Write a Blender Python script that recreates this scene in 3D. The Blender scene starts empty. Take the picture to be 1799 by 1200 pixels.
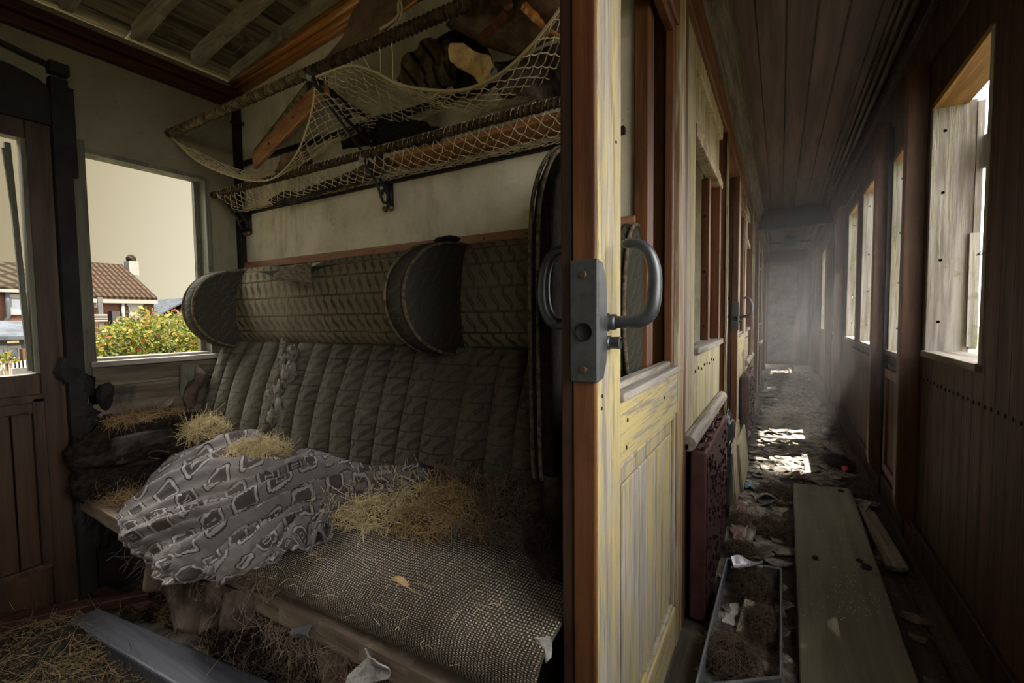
import bpy, bmesh, math, random
from mathutils import Vector, Matrix, noise as mnoise
from math import sin, cos, pi, radians, sqrt, atan2, tan, floor, exp

# ------------------------------------------------------------------ camera
F_PX, CX, CY, CAM_H = 807.0, 899.5, 600.0, 1.0
_yaw, _pit, _rol = radians(30.3), radians(2.98), radians(0.63)
FW = Vector((-sin(_yaw)*cos(_pit), cos(_yaw)*cos(_pit), -sin(_pit)))
_r0 = Vector((cos(_yaw), sin(_yaw), 0)); _u0 = _r0.cross(FW)
RT = _r0*cos(_rol) - _u0*sin(_rol)
UP = _u0*cos(_rol) + _r0*sin(_rol)
scene = bpy.context.scene
COL = scene.collection
cam_d = bpy.data.cameras.new('camera'); cam = bpy.data.objects.new('camera', cam_d); COL.objects.link(cam)
cam_d.sensor_width = 36.0; cam_d.lens = 36.0*F_PX/1799.0; cam_d.clip_start = 0.02; cam_d.clip_end = 400
cam.matrix_world = Matrix(((RT.x, UP.x, -FW.x, 0), (RT.y, UP.y, -FW.y, 0), (RT.z, UP.z, -FW.z, CAM_H), (0, 0, 0, 1)))
scene.camera = cam

# ------------------------------------------------------------------ sky, sun, exposure
SKY_BASE, SKY_HIGH, SKY_SIDE, SKY_BACK = 1.04, 1.8, 9.2, 29.0
world = bpy.data.worlds.new('World'); scene.world = world; world.use_nodes = True
def build_world():
    nt = world.node_tree; N = nt.nodes; L = nt.links; N.clear()
    out = N.new('ShaderNodeOutputWorld'); bg = N.new('ShaderNodeBackground'); L.new(bg.outputs[0], out.inputs[0])
    tc = N.new('ShaderNodeTexCoord')
    def dot(v):
        d = N.new('ShaderNodeVectorMath'); d.operation = 'DOT_PRODUCT'; L.new(tc.outputs['Generated'], d.inputs[0]); d.inputs[1].default_value = v
        return d.outputs['Value']
    def mr(s, a, b, lo, hi):
        m = N.new('ShaderNodeMapRange'); m.interpolation_type = 'SMOOTHSTEP'; L.new(s, m.inputs[0])
        for i, x in enumerate((a, b, lo, hi)): m.inputs[i+1].default_value = x
        return m.outputs[0]
    def mth(op, a, b):
        m = N.new('ShaderNodeMath'); m.operation = op
        for i, x in enumerate((a, b)):
            if isinstance(x, (int, float)): m.inputs[i].default_value = x
            else: L.new(x, m.inputs[i])
        return m.outputs[0]
    high = mr(dot((0, 0, 1)), 0.36, 0.85, 0.0, SKY_HIGH)        # bright cloud overhead
    side = mr(dot((0.93, 0.25, 0.28)), 0.05, 0.8, 0.0, SKY_SIDE)   # bright haze round the sun
    back = mth('MULTIPLY', mr(dot((-0.78, 0.10, 0.62)), 0.62, 0.95, 0.0, SKY_BACK), mr(dot((0, 0, 1)), 0.40, 0.62, 0.0, 1.0))   # added bright sky lobe over the yard, lights the bench
    lowl = mr(dot((-0.35, 0.94, -0.1)), 0.46, 0.80, 0.42, 1.0)  # the western sky pales towards the north
    below = mr(dot((0, 0, 1)), -0.12, 0.0, 0.25, 1.0)
    base = mth('MULTIPLY', mth('MULTIPLY', lowl, SKY_BASE), below)
    add = mth('MULTIPLY', mth('ADD', mth('ADD', high, side), back), below)
    mix = N.new('ShaderNodeMix'); mix.data_type = 'RGBA'
    fac = mth('MINIMUM', mth('MULTIPLY', add, 0.4), 1.0); L.new(fac, mix.inputs[0])
    mixb = N.new('ShaderNodeMix'); mixb.data_type = 'RGBA'; L.new(lowl, mixb.inputs[0]); mixb.inputs[6].default_value = (1.0, 0.78, 0.36, 1); mixb.inputs[7].default_value = (1.0, 0.92, 0.71, 1); L.new(mixb.outputs[2], mix.inputs[6]); mix.inputs[7].default_value = (1.0, 0.97, 0.93, 1)
    L.new(mix.outputs[2], bg.inputs[0]); L.new(mth('ADD', base, add), bg.inputs[1])
build_world()
sun_d = bpy.data.lights.new('sun', 'SUN'); sun = bpy.data.objects.new('sun', sun_d); COL.objects.link(sun)
sun_d.energy = 44.0; sun_d.angle = radians(0.7); sun_d.color = (1.0, 0.90, 0.76)
SUN_DIR = Vector((0.40, 0.32, 1.0)).normalized()
sun.rotation_euler = SUN_DIR.to_track_quat('Z', 'Y').to_euler()
scene.view_settings.view_transform = 'Standard'; scene.view_settings.look = 'None'
scene.view_settings.gamma = 1.0; scene.view_settings.use_curve_mapping = False
scene.view_settings.exposure = -0.2
scene.cycles.use_denoising = True
scene.cycles.max_bounces = 10; scene.cycles.diffuse_bounces = 6; scene.cycles.volume_bounces = 0
scene.cycles.sample_clamp_indirect = 8.0
HAZE_DENSITY = 0.05

# ------------------------------------------------------------------ helpers
R = random.Random(7)
def V(*a): return Vector(a)
def at(px, py, ax, val):
    """Point where the sight line through a photo pixel meets the plane x/y/z = val."""
    d = RT*((px-CX)/F_PX) - UP*((py-CY)/F_PX) + FW
    o = Vector((0, 0, CAM_H)); i = 'xyz'.index(ax)
    return o + d*((val-o[i])/d[i])
def lerp(a, b, t): return a + (b-a)*t
def nz(p, s=1.0, o=0.0): return mnoise.noise(Vector((p[0]*s+o, p[1]*s+o*1.7, p[2]*s-o)))
def catmull(pts, n):
    P = [Vector(p) for p in pts]; out = []
    for i in range(len(P)-1):
        p0 = P[max(i-1, 0)]; p1 = P[i]; p2 = P[i+1]; p3 = P[min(i+2, len(P)-1)]
        for k in range(n):
            t = k/n
            out.append(0.5*((2*p1)+(p2-p0)*t+(2*p0-5*p1+4*p2-p3)*t*t+(3*p1-p0-3*p2+p3)*t*t*t))
    out.append(P[-1]); return out

class MB:
    def __init__(s): s.v = []; s.f = []; s.uv = []; s.mi = []; s.m = 0
    def face(s, idx, uv=None): s.f.append(idx); s.uv.append(uv); s.mi.append(s.m)
    def hexa(s, c):
        b = len(s.v); s.v += [Vector(p) for p in c]
        for q in ((0, 3, 2, 1), (4, 5, 6, 7), (0, 1, 5, 4), (1, 2, 6, 5), (2, 3, 7, 6), (3, 0, 4, 7)): s.face([b+i for i in q])
        return s
    def box(s, x0, x1, y0, y1, z0, z1):
        return s.hexa([(x0, y0, z0), (x1, y0, z0), (x1, y1, z0), (x0, y1, z0), (x0, y0, z1), (x1, y0, z1), (x1, y1, z1), (x0, y1, z1)])
    def bar(s, a, b, w, h, up=(0, 0, 1), roll=0):
        """rectangular bar from a to b: w across, h along 'up'"""
        a = Vector(a); b = Vector(b); d = (b-a).normalized(); u = Vector(up); sd = d.cross(u)
        if sd.length < 1e-5: sd = d.cross(Vector((1, 0, 0)))
        sd.normalize(); u = sd.cross(d).normalized()
        if roll: q = Matrix.Rotation(roll, 3, d); sd = q @ sd; u = q @ u
        sd = sd*(w/2); u = u*(h/2)
        return s.hexa([a-sd-u, a+sd-u, b+sd-u, b-sd-u, a-sd+u, a+sd+u, b+sd+u, b-sd+u])
    def tube(s, pts, r, n=8, caps=True, flat=1.0):
        pts = [Vector(p) for p in pts]; m = len(pts); b = len(s.v); pn = None
        for i, p in enumerate(pts):
            d = (pts[min(i+1, m-1)]-pts[max(i-1, 0)])
            if d.length < 1e-9: d = Vector((0, 0, 1))
            d.normalize()
            if pn is None:
                pn = d.cross(Vector((0, 0, 1)));
                if pn.length < 1e-3: pn = d.cross(Vector((1, 0, 0)))
            pn = (pn - d*pn.dot(d))
            if pn.length < 1e-6: pn = d.orthogonal()
            pn.normalize(); q = d.cross(pn); rr = r[i] if isinstance(r, (list, tuple)) else r
            for k in range(n):
                a = 2*pi*k/n; s.v.append(p + pn*(cos(a)*rr) + q*(sin(a)*rr*flat))
        for i in range(m-1):
            for k in range(n):
                k2 = (k+1) % n; s.face([b+i*n+k, b+i*n+k2, b+(i+1)*n+k2, b+(i+1)*n+k])
        if caps and n > 2:
            s.face([b+k for k in reversed(range(n))]); s.face([b+(m-1)*n+k for k in range(n)])
        return s
    def lathe(s, prof, c, axis='z', n=20):
        c = Vector(c); b = len(s.v); m = len(prof)
        for r, h in prof:
            for k in range(n):
                a = 2*pi*k/n; x, y = cos(a)*r, sin(a)*r
                s.v.append(c + (Vector((x, y, h)) if axis == 'z' else Vector((h, x, y)) if axis == 'x' else Vector((y, h, x))))
        for i in range(m-1):
            for k in range(n):
                k2 = (k+1) % n; s.face([b+i*n+k, b+i*n+k2, b+(i+1)*n+k2, b+(i+1)*n+k])
        s.face([b+k for k in reversed(range(n))]); s.face([b+(m-1)*n+k for k in range(n)])
        return s
    def grid(s, nu, nv, fn, uvf=None, back=0.0):
        """surface fn(u, v); back > 0 gives it a real thickness along its normals"""
        b = len(s.v); g = [[Vector(fn(i/nu, j/nv)) for j in range(nv+1)] for i in range(nu+1)]
        for i in range(nu+1): s.v += g[i]
        def q(i, j): return b+i*(nv+1)+j
        def uvs(i, j): return [uvf(a/nu, c/nv) for a, c in ((i, j), (i+1, j), (i+1, j+1), (i, j+1))] if uvf else None
        for i in range(nu):
            for j in range(nv): s.face([q(i, j), q(i+1, j), q(i+1, j+1), q(i, j+1)], uvs(i, j))
        if back:
            b2 = len(s.v)
            for i in range(nu+1):
                for j in range(nv+1):
                    a = g[min(i+1, nu)][j]-g[max(i-1, 0)][j]; c = g[i][min(j+1, nv)]-g[i][max(j-1, 0)]
                    nn = a.cross(c); nn = nn.normalized() if nn.length > 1e-12 else Vector((0, 0, 1))
                    s.v.append(g[i][j]-nn*back)
            def q2(i, j): return b2+i*(nv+1)+j
            for i in range(nu):
                for j in range(nv): w = uvs(i, j); s.face([q2(i, j), q2(i, j+1), q2(i+1, j+1), q2(i+1, j)], [w[0], w[3], w[2], w[1]] if w else None)
            for i in range(nu):
                s.face([q(i, 0), q2(i, 0), q2(i+1, 0), q(i+1, 0)]); s.face([q(i, nv), q(i+1, nv), q2(i+1, nv), q2(i, nv)])
            for j in range(nv):
                s.face([q(0, j), q(0, j+1), q2(0, j+1), q2(0, j)]); s.face([q(nu, j), q2(nu, j), q2(nu, j+1), q(nu, j+1)])
        return s
    def prism(s, poly, off):
        """polygon (3-D points) pushed along off"""
        b = len(s.v); n = len(poly); off = Vector(off)
        s.v += [Vector(p) for p in poly] + [Vector(p)+off for p in poly]
        s.face([b+i for i in range(n)][::-1]); s.face([b+n+i for i in range(n)])
        for i in range(n):
            j = (i+1) % n; s.face([b+i, b+j, b+n+j, b+n+i])
        return s
    def blob(s, c, r, n=10, m=7, amp=0.2, sc=6.0, o=0.0, low=-1.0):
        c = Vector(c)
        def fn(u, v):
            a = 2*pi*u; t = lerp(pi, 0, v); d = Vector((sin(t)*cos(a), sin(t)*sin(a), max(cos(t), low)))
            p = Vector((d.x*r[0], d.y*r[1], d.z*r[2]))
            k = 1+amp*nz(d, 1.6, o+sc)+amp*0.5*nz(d, 4, o)
            return c+p*k
        return s.grid(n, m, fn)
    def build(s, name, mat, parent=None, smooth=False, bevel=0.0, loc=None, sub=0):
        me = bpy.data.meshes.new(name)
        o = Vector((0, 0, 0)); p = parent
        while p is not None: o = o + p.location; p = p.parent
        if loc is not None: o = o + Vector(loc) if parent is None else o
        me.from_pydata([v-o for v in s.v], [], s.f)
        mats = mat if isinstance(mat, (list, tuple)) else [mat]
        for m in mats: me.materials.append(m)
        if any(s.mi):
            for p, k in zip(me.polygons, s.mi): p.material_index = k
        if any(u is not None for u in s.uv):
            l = me.uv_layers.new(name='UVMap'); k = 0
            for u, p in zip(s.uv, s.f):
                for c in range(len(p)):
                    l.data[k].uv = u[c] if u is not None else (0, 0); k += 1
        bm = bmesh.new(); bm.from_mesh(me); bmesh.ops.recalc_face_normals(bm, faces=bm.faces) if len(s.f) < 60000 and not getattr(s, 'keep', False) else None
        bm.to_mesh(me); bm.free()
        ob = bpy.data.objects.new(name, me); COL.objects.link(ob)
        if parent is not None: ob.parent = parent
        elif loc is not None: ob.location = loc
        if smooth:
            for p in me.polygons: p.use_smooth = True
        if bevel:
            bv = ob.modifiers.new('bevel', 'BEVEL'); bv.width = bevel; bv.segments = 2; bv.limit_method = 'ANGLE'; bv.angle_limit = radians(40)
        if sub:
            sb = ob.modifiers.new('sub', 'SUBSURF'); sb.levels = sub; sb.render_levels = sub
        return ob

def tag(o, label, cat, group=None, kind=None):
    o['label'] = label; o['category'] = cat
    if group: o['group'] = group
    if kind: o['kind'] = kind
    return o
def thing(name, label, cat, loc=(0, 0, 0), group=None, kind=None):
    o = bpy.data.objects.new(name, None); COL.objects.link(o); o.location = loc; o.empty_display_size = 0.05
    return tag(o, label, cat, group, kind)
def base_of(mb):
    xs = [v.x for v in mb.v]; ys = [v.y for v in mb.v]; zs = [v.z for v in mb.v]
    return ((min(xs)+max(xs))/2, (min(ys)+max(ys))/2, min(zs))
def solo(name, mb, mat, label, cat, group=None, kind=None, **k):
    return tag(mb.build(name, mat, loc=base_of(mb), **k), label, cat, group, kind)
def struct(name, mb, mat, label, cat, **k):
    return tag(mb.build(name, mat, **k), label, cat, None, 'structure')
def copy_tree(o, parent=None):
    c = o.copy(); COL.objects.link(c); c.parent = parent
    for ch in list(o.children): copy_tree(ch, c)
    return c

# ------------------------------------------------------------------ materials
class NT:
    def __init__(s, name, rough=0.7, spec=0.3):
        s.mat = bpy.data.materials.new(name); s.mat.use_nodes = True; s.nt = s.mat.node_tree; s.N = s.nt.nodes; s.L = s.nt.links
        s.b = s.N['Principled BSDF']; s.b.inputs['Roughness'].default_value = rough
        s.b.inputs['Specular IOR Level'].default_value = spec; s._h = None
    def set(s, node, i, x):
        if x is None: return
        if isinstance(x, bpy.types.NodeSocket): s.L.new(x, node.inputs[i])
        else:
            d = node.inputs[i]
            if hasattr(d.default_value, '__len__') and not isinstance(x, (int, float)):
                x = tuple(x); n = len(d.default_value); d.default_value = (x + (1.0,))[:n] if len(x) < n else x[:n]
            else: d.default_value = x
    def coord(s, kind='Object'):
        n = s.N.new('ShaderNodeTexCoord'); return n.outputs[kind]
    def map(s, v, scale=(1, 1, 1), rot=(0, 0, 0), loc=(0, 0, 0)):
        n = s.N.new('ShaderNodeMapping'); s.set(n, 0, v); s.set(n, 1, loc); s.set(n, 2, rot); s.set(n, 3, scale); return n.outputs[0]
    def noise(s, v, scale=5, detail=6, rough=0.6, dist=0.0):
        n = s.N.new('ShaderNodeTexNoise'); s.set(n, 'Vector', v); s.set(n, 'Scale', scale); s.set(n, 'Detail', detail); s.set(n, 'Roughness', rough); s.set(n, 'Distortion', dist)
        return n.outputs[0]
    def voro(s, v, scale=5, feat='F1', out='Distance'):
        n = s.N.new('ShaderNodeTexVoronoi'); n.feature = feat; s.set(n, 'Vector', v); s.set(n, 'Scale', scale); return n.outputs[out]
    def math(s, op, a, b=None, c=None):
        n = s.N.new('ShaderNodeMath'); n.operation = op; s.set(n, 0, a); s.set(n, 1, b); s.set(n, 2, c); return n.outputs[0]
    def rng(s, v, a, b, lo=0.0, hi=1.0, smooth=True):
        n = s.N.new('ShaderNodeMapRange')
        if smooth: n.interpolation_type = 'SMOOTHSTEP'
        for i, x in enumerate((v, a, b, lo, hi)): s.set(n, i, x)
        return n.outputs[0]
    def mix(s, f, a, b, mode='MIX'):
        n = s.N.new('ShaderNodeMix'); n.data_type = 'RGBA'; n.blend_type = mode; s.set(n, 0, f); s.set(n, 6, a); s.set(n, 7, b); return n.outputs[2]
    def sep(s, v):
        n = s.N.new('ShaderNodeSeparateXYZ'); s.set(n, 0, v); return n.outputs
    def comb(s, x, y, z):
        n = s.N.new('ShaderNodeCombineXYZ'); s.set(n, 0, x); s.set(n, 1, y); s.set(n, 2, z); return n.outputs[0]
    def island(s):
        return s.N.new('ShaderNodeNewGeometry').outputs['Random Per Island']
    def col(s, c): s.set(s.b, 'Base Color', c)
    def rough(s, r): s.set(s.b, 'Roughness', r)
    def bump(s, h, st=0.3, d=0.01):
        n = s.N.new('ShaderNodeBump'); s.set(n, 'Strength', st); s.set(n, 'Distance', d); s.set(n, 'Height', h)
        if s._h: s.L.new(s._h, n.inputs['Normal'])
        s._h = n.outputs[0]; s.L.new(s._h, s.b.inputs['Normal'])

def wood(name, c1, c2, axis='z', scale=1.0, rough=0.62, bump=0.35, paint=None, amt=0.5, spec=0.3, grooves=None, wear=None, var=0.25):
    """c1 base, c2 dark grain; paint = colour left on the grain over 'amt' of the surface; grooves = (axis, pitch)"""
    t = NT(name, rough, spec); co = t.coord()
    isl = t.island(); cs = t.N.new('ShaderNodeVectorMath'); cs.operation = 'ADD'; t.set(cs, 0, co)
    sh = t.math('MULTIPLY', isl, 13.0); t.set(cs, 1, t.comb(sh, sh, sh)); c = cs.outputs[0]
    sc = {'x': (1.6, 26, 26), 'y': (26, 1.6, 26), 'z': (26, 26, 1.6)}[axis]
    m = t.map(c, tuple(k*scale for k in sc)); g = t.noise(m, 1.0, 9, 0.65, 0.4)
    fine = t.noise(t.map(c, tuple(k*scale*3.2 for k in sc)), 1.0, 6, 0.7)
    big = t.noise(c, 2.2*scale, 4, 0.6)
    col = t.mix(t.rng(g, 0.32, 0.66), c2, c1)
    col = t.mix(t.rng(big, 0.3, 0.75, 0.0, 0.55), col, t.mix(0.5, col, c2))
    if paint is not None:
        k = t.math('ADD', t.math('MULTIPLY', fine, 0.55), t.math('MULTIPLY', t.noise(t.map(c, tuple(x*scale*0.35 for x in sc)), 1.0, 5, 0.7), 0.6))
        mask = t.rng(k, 0.62-0.22*amt, 0.70-0.22*amt)
        col = t.mix(mask, col, paint)
    else: mask = None
    if wear is not None:
        col = t.mix(t.rng(t.noise(c, 5.5, 6, 0.7), 0.55, 0.7, 0, 0.8), col, wear)
    col = t.mix(var, col, t.mix(isl, t.mix(0.55, col, (0, 0, 0)), t.mix(0.25, col, c1)))
    h = t.math('ADD', t.math('MULTIPLY', g, 0.5), t.math('MULTIPLY', fine, 0.5))
    if mask is not None: h = t.math('ADD', h, t.math('MULTIPLY', mask, 0.25))
    t.bump(h, bump, 0.006)
    if grooves:
        ax, pitch = grooves; x = t.sep(co)['XYZ'.index(ax.upper())]
        fr = t.math('FRACT', t.math('DIVIDE', x, pitch)); d = t.math('ABSOLUTE', t.math('SUBTRACT', fr, 0.5))
        line = t.rng(d, 0.455, 0.487)
        col = t.mix(t.math('MULTIPLY', line, 0.8), col, t.mix(0.85, col, (0.003, 0.002, 0.002)))
        idn = t.N.new('ShaderNodeTexWhiteNoise'); idn.noise_dimensions = '1D'; t.set(idn, 'W', t.math('FLOOR', t.math('ADD', t.math('DIVIDE', x, pitch), 0.0)))
        col = t.mix(t.math('MULTIPLY', idn.outputs['Value'], 0.4), col, t.mix(0.6, col, (0.0, 0.0, 0.0)))
        t.bump(t.math('SUBTRACT', 1.0, line), 0.8, 0.004)
    t.col(col); t.rough(t.rng(g, 0.2, 0.8, rough+0.12, rough-0.08))
    return t.mat

def plaster(name, c1, c2, dirt, st=0.25, amt=0.5):
    t = NT(name, 0.85, 0.2); co = t.coord()
    a = t.noise(co, 3.0, 8, 0.65); b = t.noise(co, 14, 6, 0.7); d = t.noise(t.map(co, (1.5, 1.5, 0.5)), 2.2, 6, 0.7, 0.6)
    col = t.mix(t.rng(a, 0.35, 0.65), c1, c2)
    col = t.mix(t.rng(d, 0.66-0.25*amt, 0.85-0.2*amt, 0, 0.75), col, dirt)
    sp = t.rng(t.voro(co, 55), 0.0, 0.22); sp2 = t.rng(t.noise(co, 9, 3), 0.5, 0.62)
    col = t.mix(t.math('MULTIPLY', t.math('SUBTRACT', 1.0, sp), sp2), col, t.mix(0.7, col, (0.01, 0.008, 0.004)))
    col = t.mix(t.rng(b, 0.5, 0.8, 0, 0.35), col, dirt)
    t.col(col); t.bump(t.math('ADD', a, t.math('MULTIPLY', b, 0.5)), st, 0.01)
    return t.mat

def plain(name, c, rough=0.6, metal=0.0, spec=0.4, var=0.3, sc=18, bump=0.15, dirt=None):
    t = NT(name, rough, spec); co = t.coord(); n = t.noise(co, sc, 7, 0.65)
    dk = dirt if dirt is not None else tuple(k*0.35 for k in c)
    t.col(t.mix(t.rng(n, 0.4, 0.72, 0, 1) if var >= 1 else t.math('MULTIPLY', t.rng(n, 0.35, 0.7), var*1.6), c, dk))
    t.b.inputs['Metallic'].default_value = metal; t.bump(n, bump, 0.004); return t.mat

def uphol(name, base, groove, dust, pw=0.036, ph=0.042, st=0.9, contrast=1.0):
    """cut-moquette pattern: rows of slanted hooks between horizontal lines (UV in metres)"""
    t = NT(name, 0.95, 0.08); uv = t.coord('UV'); u, v, _ = t.sep(uv)
    wob = t.noise(t.map(uv, (1, 1, 1)), 22, 3); u = t.math('ADD', u, t.math('MULTIPLY', wob, 0.006)); v = t.math('ADD', v, t.math('MULTIPLY', wob, 0.004))
    fv = t.math('FRACT', t.math('DIVIDE', v, ph))
    rampx = t.rng(fv, 0.25, 0.75, 0.0, 0.6, smooth=False)
    fu = t.math('FRACT', t.math('SUBTRACT', t.math('DIVIDE', u, pw), rampx))
    du = t.math('ABSOLUTE', t.math('SUBTRACT', fu, 0.5))
    slant = t.math('SUBTRACT', 0.5, t.math('ABSOLUTE', t.math('SUBTRACT', fv, 0.5)))
    wid = t.rng(slant, 0.18, 0.40, 0.06, 0.20)
    hook = t.math('SUBTRACT', 1.0, t.rng(t.math('SUBTRACT', du, wid), -0.03, 0.03))
    line = t.rng(t.math('ABSOLUTE', t.math('SUBTRACT', fv, 0.5)), 0.44, 0.475)
    g = t.math('MAXIMUM', hook, line)
    co = t.coord(); big = t.noise(co, 4.0, 6, 0.7); pile = t.noise(co, 420, 2, 0.5)
    worn = t.rng(big, 0.35, 0.65, 0.35, 1.0)
    col = t.mix(t.math('MULTIPLY', t.math('MULTIPLY', g, worn), contrast), base, groove)
    col = t.mix(t.rng(t.noise(co, 7, 7, 0.7, 0.5), 0.45, 0.8, 0, 0.75), col, dust)
    specks = t.rng(t.voro(co, 60), 0.03, 0.09, 1.0, 0.0)
    col = t.mix(t.math('MULTIPLY', specks, t.rng(big, 0.5, 0.6, 0, 0.6)), col, (0.3, 0.28, 0.24))
    col = t.mix(t.math('MULTIPLY', pile, 0.35), col, t.mix(0.6, col, (0, 0, 0)))
    t.col(col); t.bump(t.math('ADD', t.math('MULTIPLY', t.math('SUBTRACT', 1.0, g), 1.0), t.math('MULTIPLY', pile, 0.25)), st, 0.004)
    return t.mat

def burlap_mat():
    t = NT('burlap', 0.95, 0.05); uv = t.coord('UV'); co = t.coord()
    nn = t.noise(uv, 9, 4); u, v, _ = t.sep(uv)
    u = t.math('ADD', u, t.math('MULTIPLY', nn, 0.02)); v = t.math('ADD', v, t.math('MULTIPLY', t.noise(uv, 7, 4), 0.02))
    k = 2*pi/0.0064
    su = t.math('SINE', t.math('MULTIPLY', u, k)); sv = t.math('SINE', t.math('MULTIPLY', v, k))
    hole = t.math('MULTIPLY', t.rng(su, -0.9, 0.5), t.rng(sv, -0.9, 0.5))
    w = t.math('MULTIPLY', t.math('SINE', t.math('MULTIPLY', u, k/2)), t.math('SINE', t.math('MULTIPLY', v, k/2)))
    big = t.noise(co, 5, 6, 0.7)
    thread = t.mix(t.rng(big, 0.35, 0.7), (0.60, 0.54, 0.44), (0.30, 0.25, 0.185))
    thread = t.mix(t.rng(w, -0.5, 0.5, 0.0, 0.5), thread, t.mix(0.5, thread, (0.03, 0.022, 0.015)))
    thread = t.mix(t.rng(t.noise(uv, 260, 3), 0.4, 0.7, 0, 0.5), thread, (0.05, 0.04, 0.03))
    col = t.mix(hole, t.mix(0.1, (0.012, 0.009, 0.006), thread), thread)
    t.col(col); t.bump(t.math('ADD', hole, t.math('MULTIPLY', w, 0.3)), 0.9, 0.003); return t.mat

def blanket_mat():
    """grey cotton printed with pale rounded links, dark insides and thin black outlines"""
    t = NT('printed_cotton', 0.95, 0.05); uv = t.coord('UV')
    uv2 = t.map(uv, (1, 1, 1), (0, 0, radians(38)))
    dn = t.noise(uv, 5, 2); x, y, _ = t.sep(uv2)
    x = t.math('ADD', x, t.math('MULTIPLY', dn, 0.012)); y = t.math('ADD', y, t.math('MULTIPLY', t.noise(uv, 4.3, 2), 0.012))
    cw, ch = 0.108, 0.084
    row = t.math('FLOOR', t.math('DIVIDE', y, ch)); xs = t.math('ADD', t.math('DIVIDE', x, cw), t.math('MULTIPLY', t.math('MODULO', row, 2.0), 0.5))
    fx = t.math('SUBTRACT', t.math('FRACT', xs), 0.5); fy = t.math('SUBTRACT', t.math('FRACT', t.math('DIVIDE', y, ch)), 0.5)
    wn = t.N.new('ShaderNodeTexWhiteNoise'); t.set(wn, 'Vector', t.comb(t.math('FLOOR', xs), row, 0.0)); rv = wn.outputs['Value']
    hx = t.math('ADD', 0.17, t.math('MULTIPLY', rv, 0.09)); hy = t.math('SUBTRACT', 0.24, t.math('MULTIPLY', rv, 0.11))
    qx = t.math('SUBTRACT', t.math('ABSOLUTE', fx), hx); qy = t.math('SUBTRACT', t.math('ABSOLUTE', fy), hy)
    mx = t.math('MAXIMUM', qx, 0.0); my = t.math('MAXIMUM', qy, 0.0)
    d = t.math('ADD', t.math('SQRT', t.math('ADD', t.math('MULTIPLY', mx, mx), t.math('MULTIPLY', my, my))), t.math('MINIMUM', t.math('MAXIMUM', qx, qy), 0.0))
    inside = t.rng(d, 0.035, 0.05, 1, 0); ring = t.math('MULTIPLY', t.rng(d, 0.035, 0.05), t.rng(d, 0.105, 0.12, 1, 0))
    outl = t.math('MULTIPLY', t.rng(d, 0.125, 0.135), t.rng(d, 0.15, 0.16, 1, 0))
    inn2 = t.math('MULTIPLY', t.rng(d, -0.13, -0.12), t.rng(d, -0.10, -0.09, 1, 0))
    mid = (0.155, 0.142, 0.138); pale = (0.30, 0.28, 0.275); dark = (0.058, 0.049, 0.047); blk = (0.012, 0.010, 0.011)
    col = t.mix(inside, mid, dark); col = t.mix(ring, col, pale); col = t.mix(outl, col, blk)
    pick = t.rng(rv, 0.6, 0.65); col = t.mix(t.math('MULTIPLY', inn2, pick), col, pale)
    big = t.noise(uv, 5, 6, 0.7); col = t.mix(t.rng(big, 0.4, 0.75, 0, 0.5), col, (0.11, 0.085, 0.07))
    fib = t.noise(uv, 500, 2); col = t.mix(t.math('MULTIPLY', fib, 0.3), col, (0.04, 0.035, 0.035))
    t.col(col); t.bump(t.math('ADD', fib, t.math('MULTIPLY', t.noise(uv, 40, 5), 1.5)), 0.35, 0.004); return t.mat

def brick_mat(name, c1, c2, mortar, sc=1.0):
    t = NT(name, 0.9, 0.1); co = t.coord(); x, y, z = t.sep(co)
    n = t.N.new('ShaderNodeTexBrick'); t.set(n, 'Vector', t.comb(t.math('ADD', x, y), z, 0)); t.set(n, 'Color1', c1); t.set(n, 'Color2', c2); t.set(n, 'Mortar', mortar)
    t.set(n, 'Scale', 4.0*sc); t.set(n, 'Mortar Size', 0.02); t.set(n, 'Row Height', 0.28); t.set(n, 'Brick Width', 0.85)
    t.col(t.mix(t.rng(t.noise(co, 1.2, 5), 0.4, 0.7, 0, 0.5), n.outputs[0], c2)); return t.mat

def strand_mat(name, a, b, c):
    t = NT(name, 0.9, 0.15); i = t.island()
    col = t.mix(t.rng(i, 0.0, 0.6, 0, 1, False), a, b); col = t.mix(t.rng(i, 0.7, 1.0, 0, 1, False), col, c); t.col(col); return t.mat

M = {}
M['wall_cream'] = plaster('cream_plaster', (0.66, 0.61, 0.46), (0.50, 0.46, 0.34), (0.20, 0.175, 0.12), 0.4, 0.75)
M['wall_olive'] = plaster('olive_painted_board', (0.24, 0.22, 0.145), (0.19, 0.17, 0.11), (0.10, 0.085, 0.05), 0.15, 0.5)
M['roof_board'] = wood('weathered_roof_boards', (0.31, 0.26, 0.165), (0.025, 0.017, 0.011), 'y', 0.8, 0.9, 0.8, wear=(0.05, 0.032, 0.02), var=0.5)
M['rafter'] = wood('pale_rafter', (0.46, 0.42, 0.31), (0.19, 0.16, 0.10), 'x', 1.0, 0.85, 0.4, wear=(0.10, 0.08, 0.045))
M['mahog'] = wood('mahogany_post', (0.20, 0.080, 0.030), (0.065, 0.023, 0.009), 'z', 1.0, 0.45, 0.35, wear=(0.09, 0.035, 0.014), spec=0.4)
M['mahog_y'] = wood('mahogany_rail', (0.22, 0.088, 0.033), (0.07, 0.025, 0.010), 'y', 1.0, 0.45, 0.35, spec=0.4)
M['darkwood'] = wood('dark_stained_boards', (0.098, 0.044, 0.028), (0.032, 0.014, 0.009), 'z', 1.0, 0.55, 0.4, grooves=('y', 0.085), wear=(0.045, 0.022, 0.014), spec=0.4)
M['darkplain'] = wood('dark_stained_timber', (0.085, 0.042, 0.026), (0.028, 0.013, 0.008), 'z', 1.0, 0.5, 0.4, wear=(0.035, 0.018, 0.012), spec=0.4)
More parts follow.
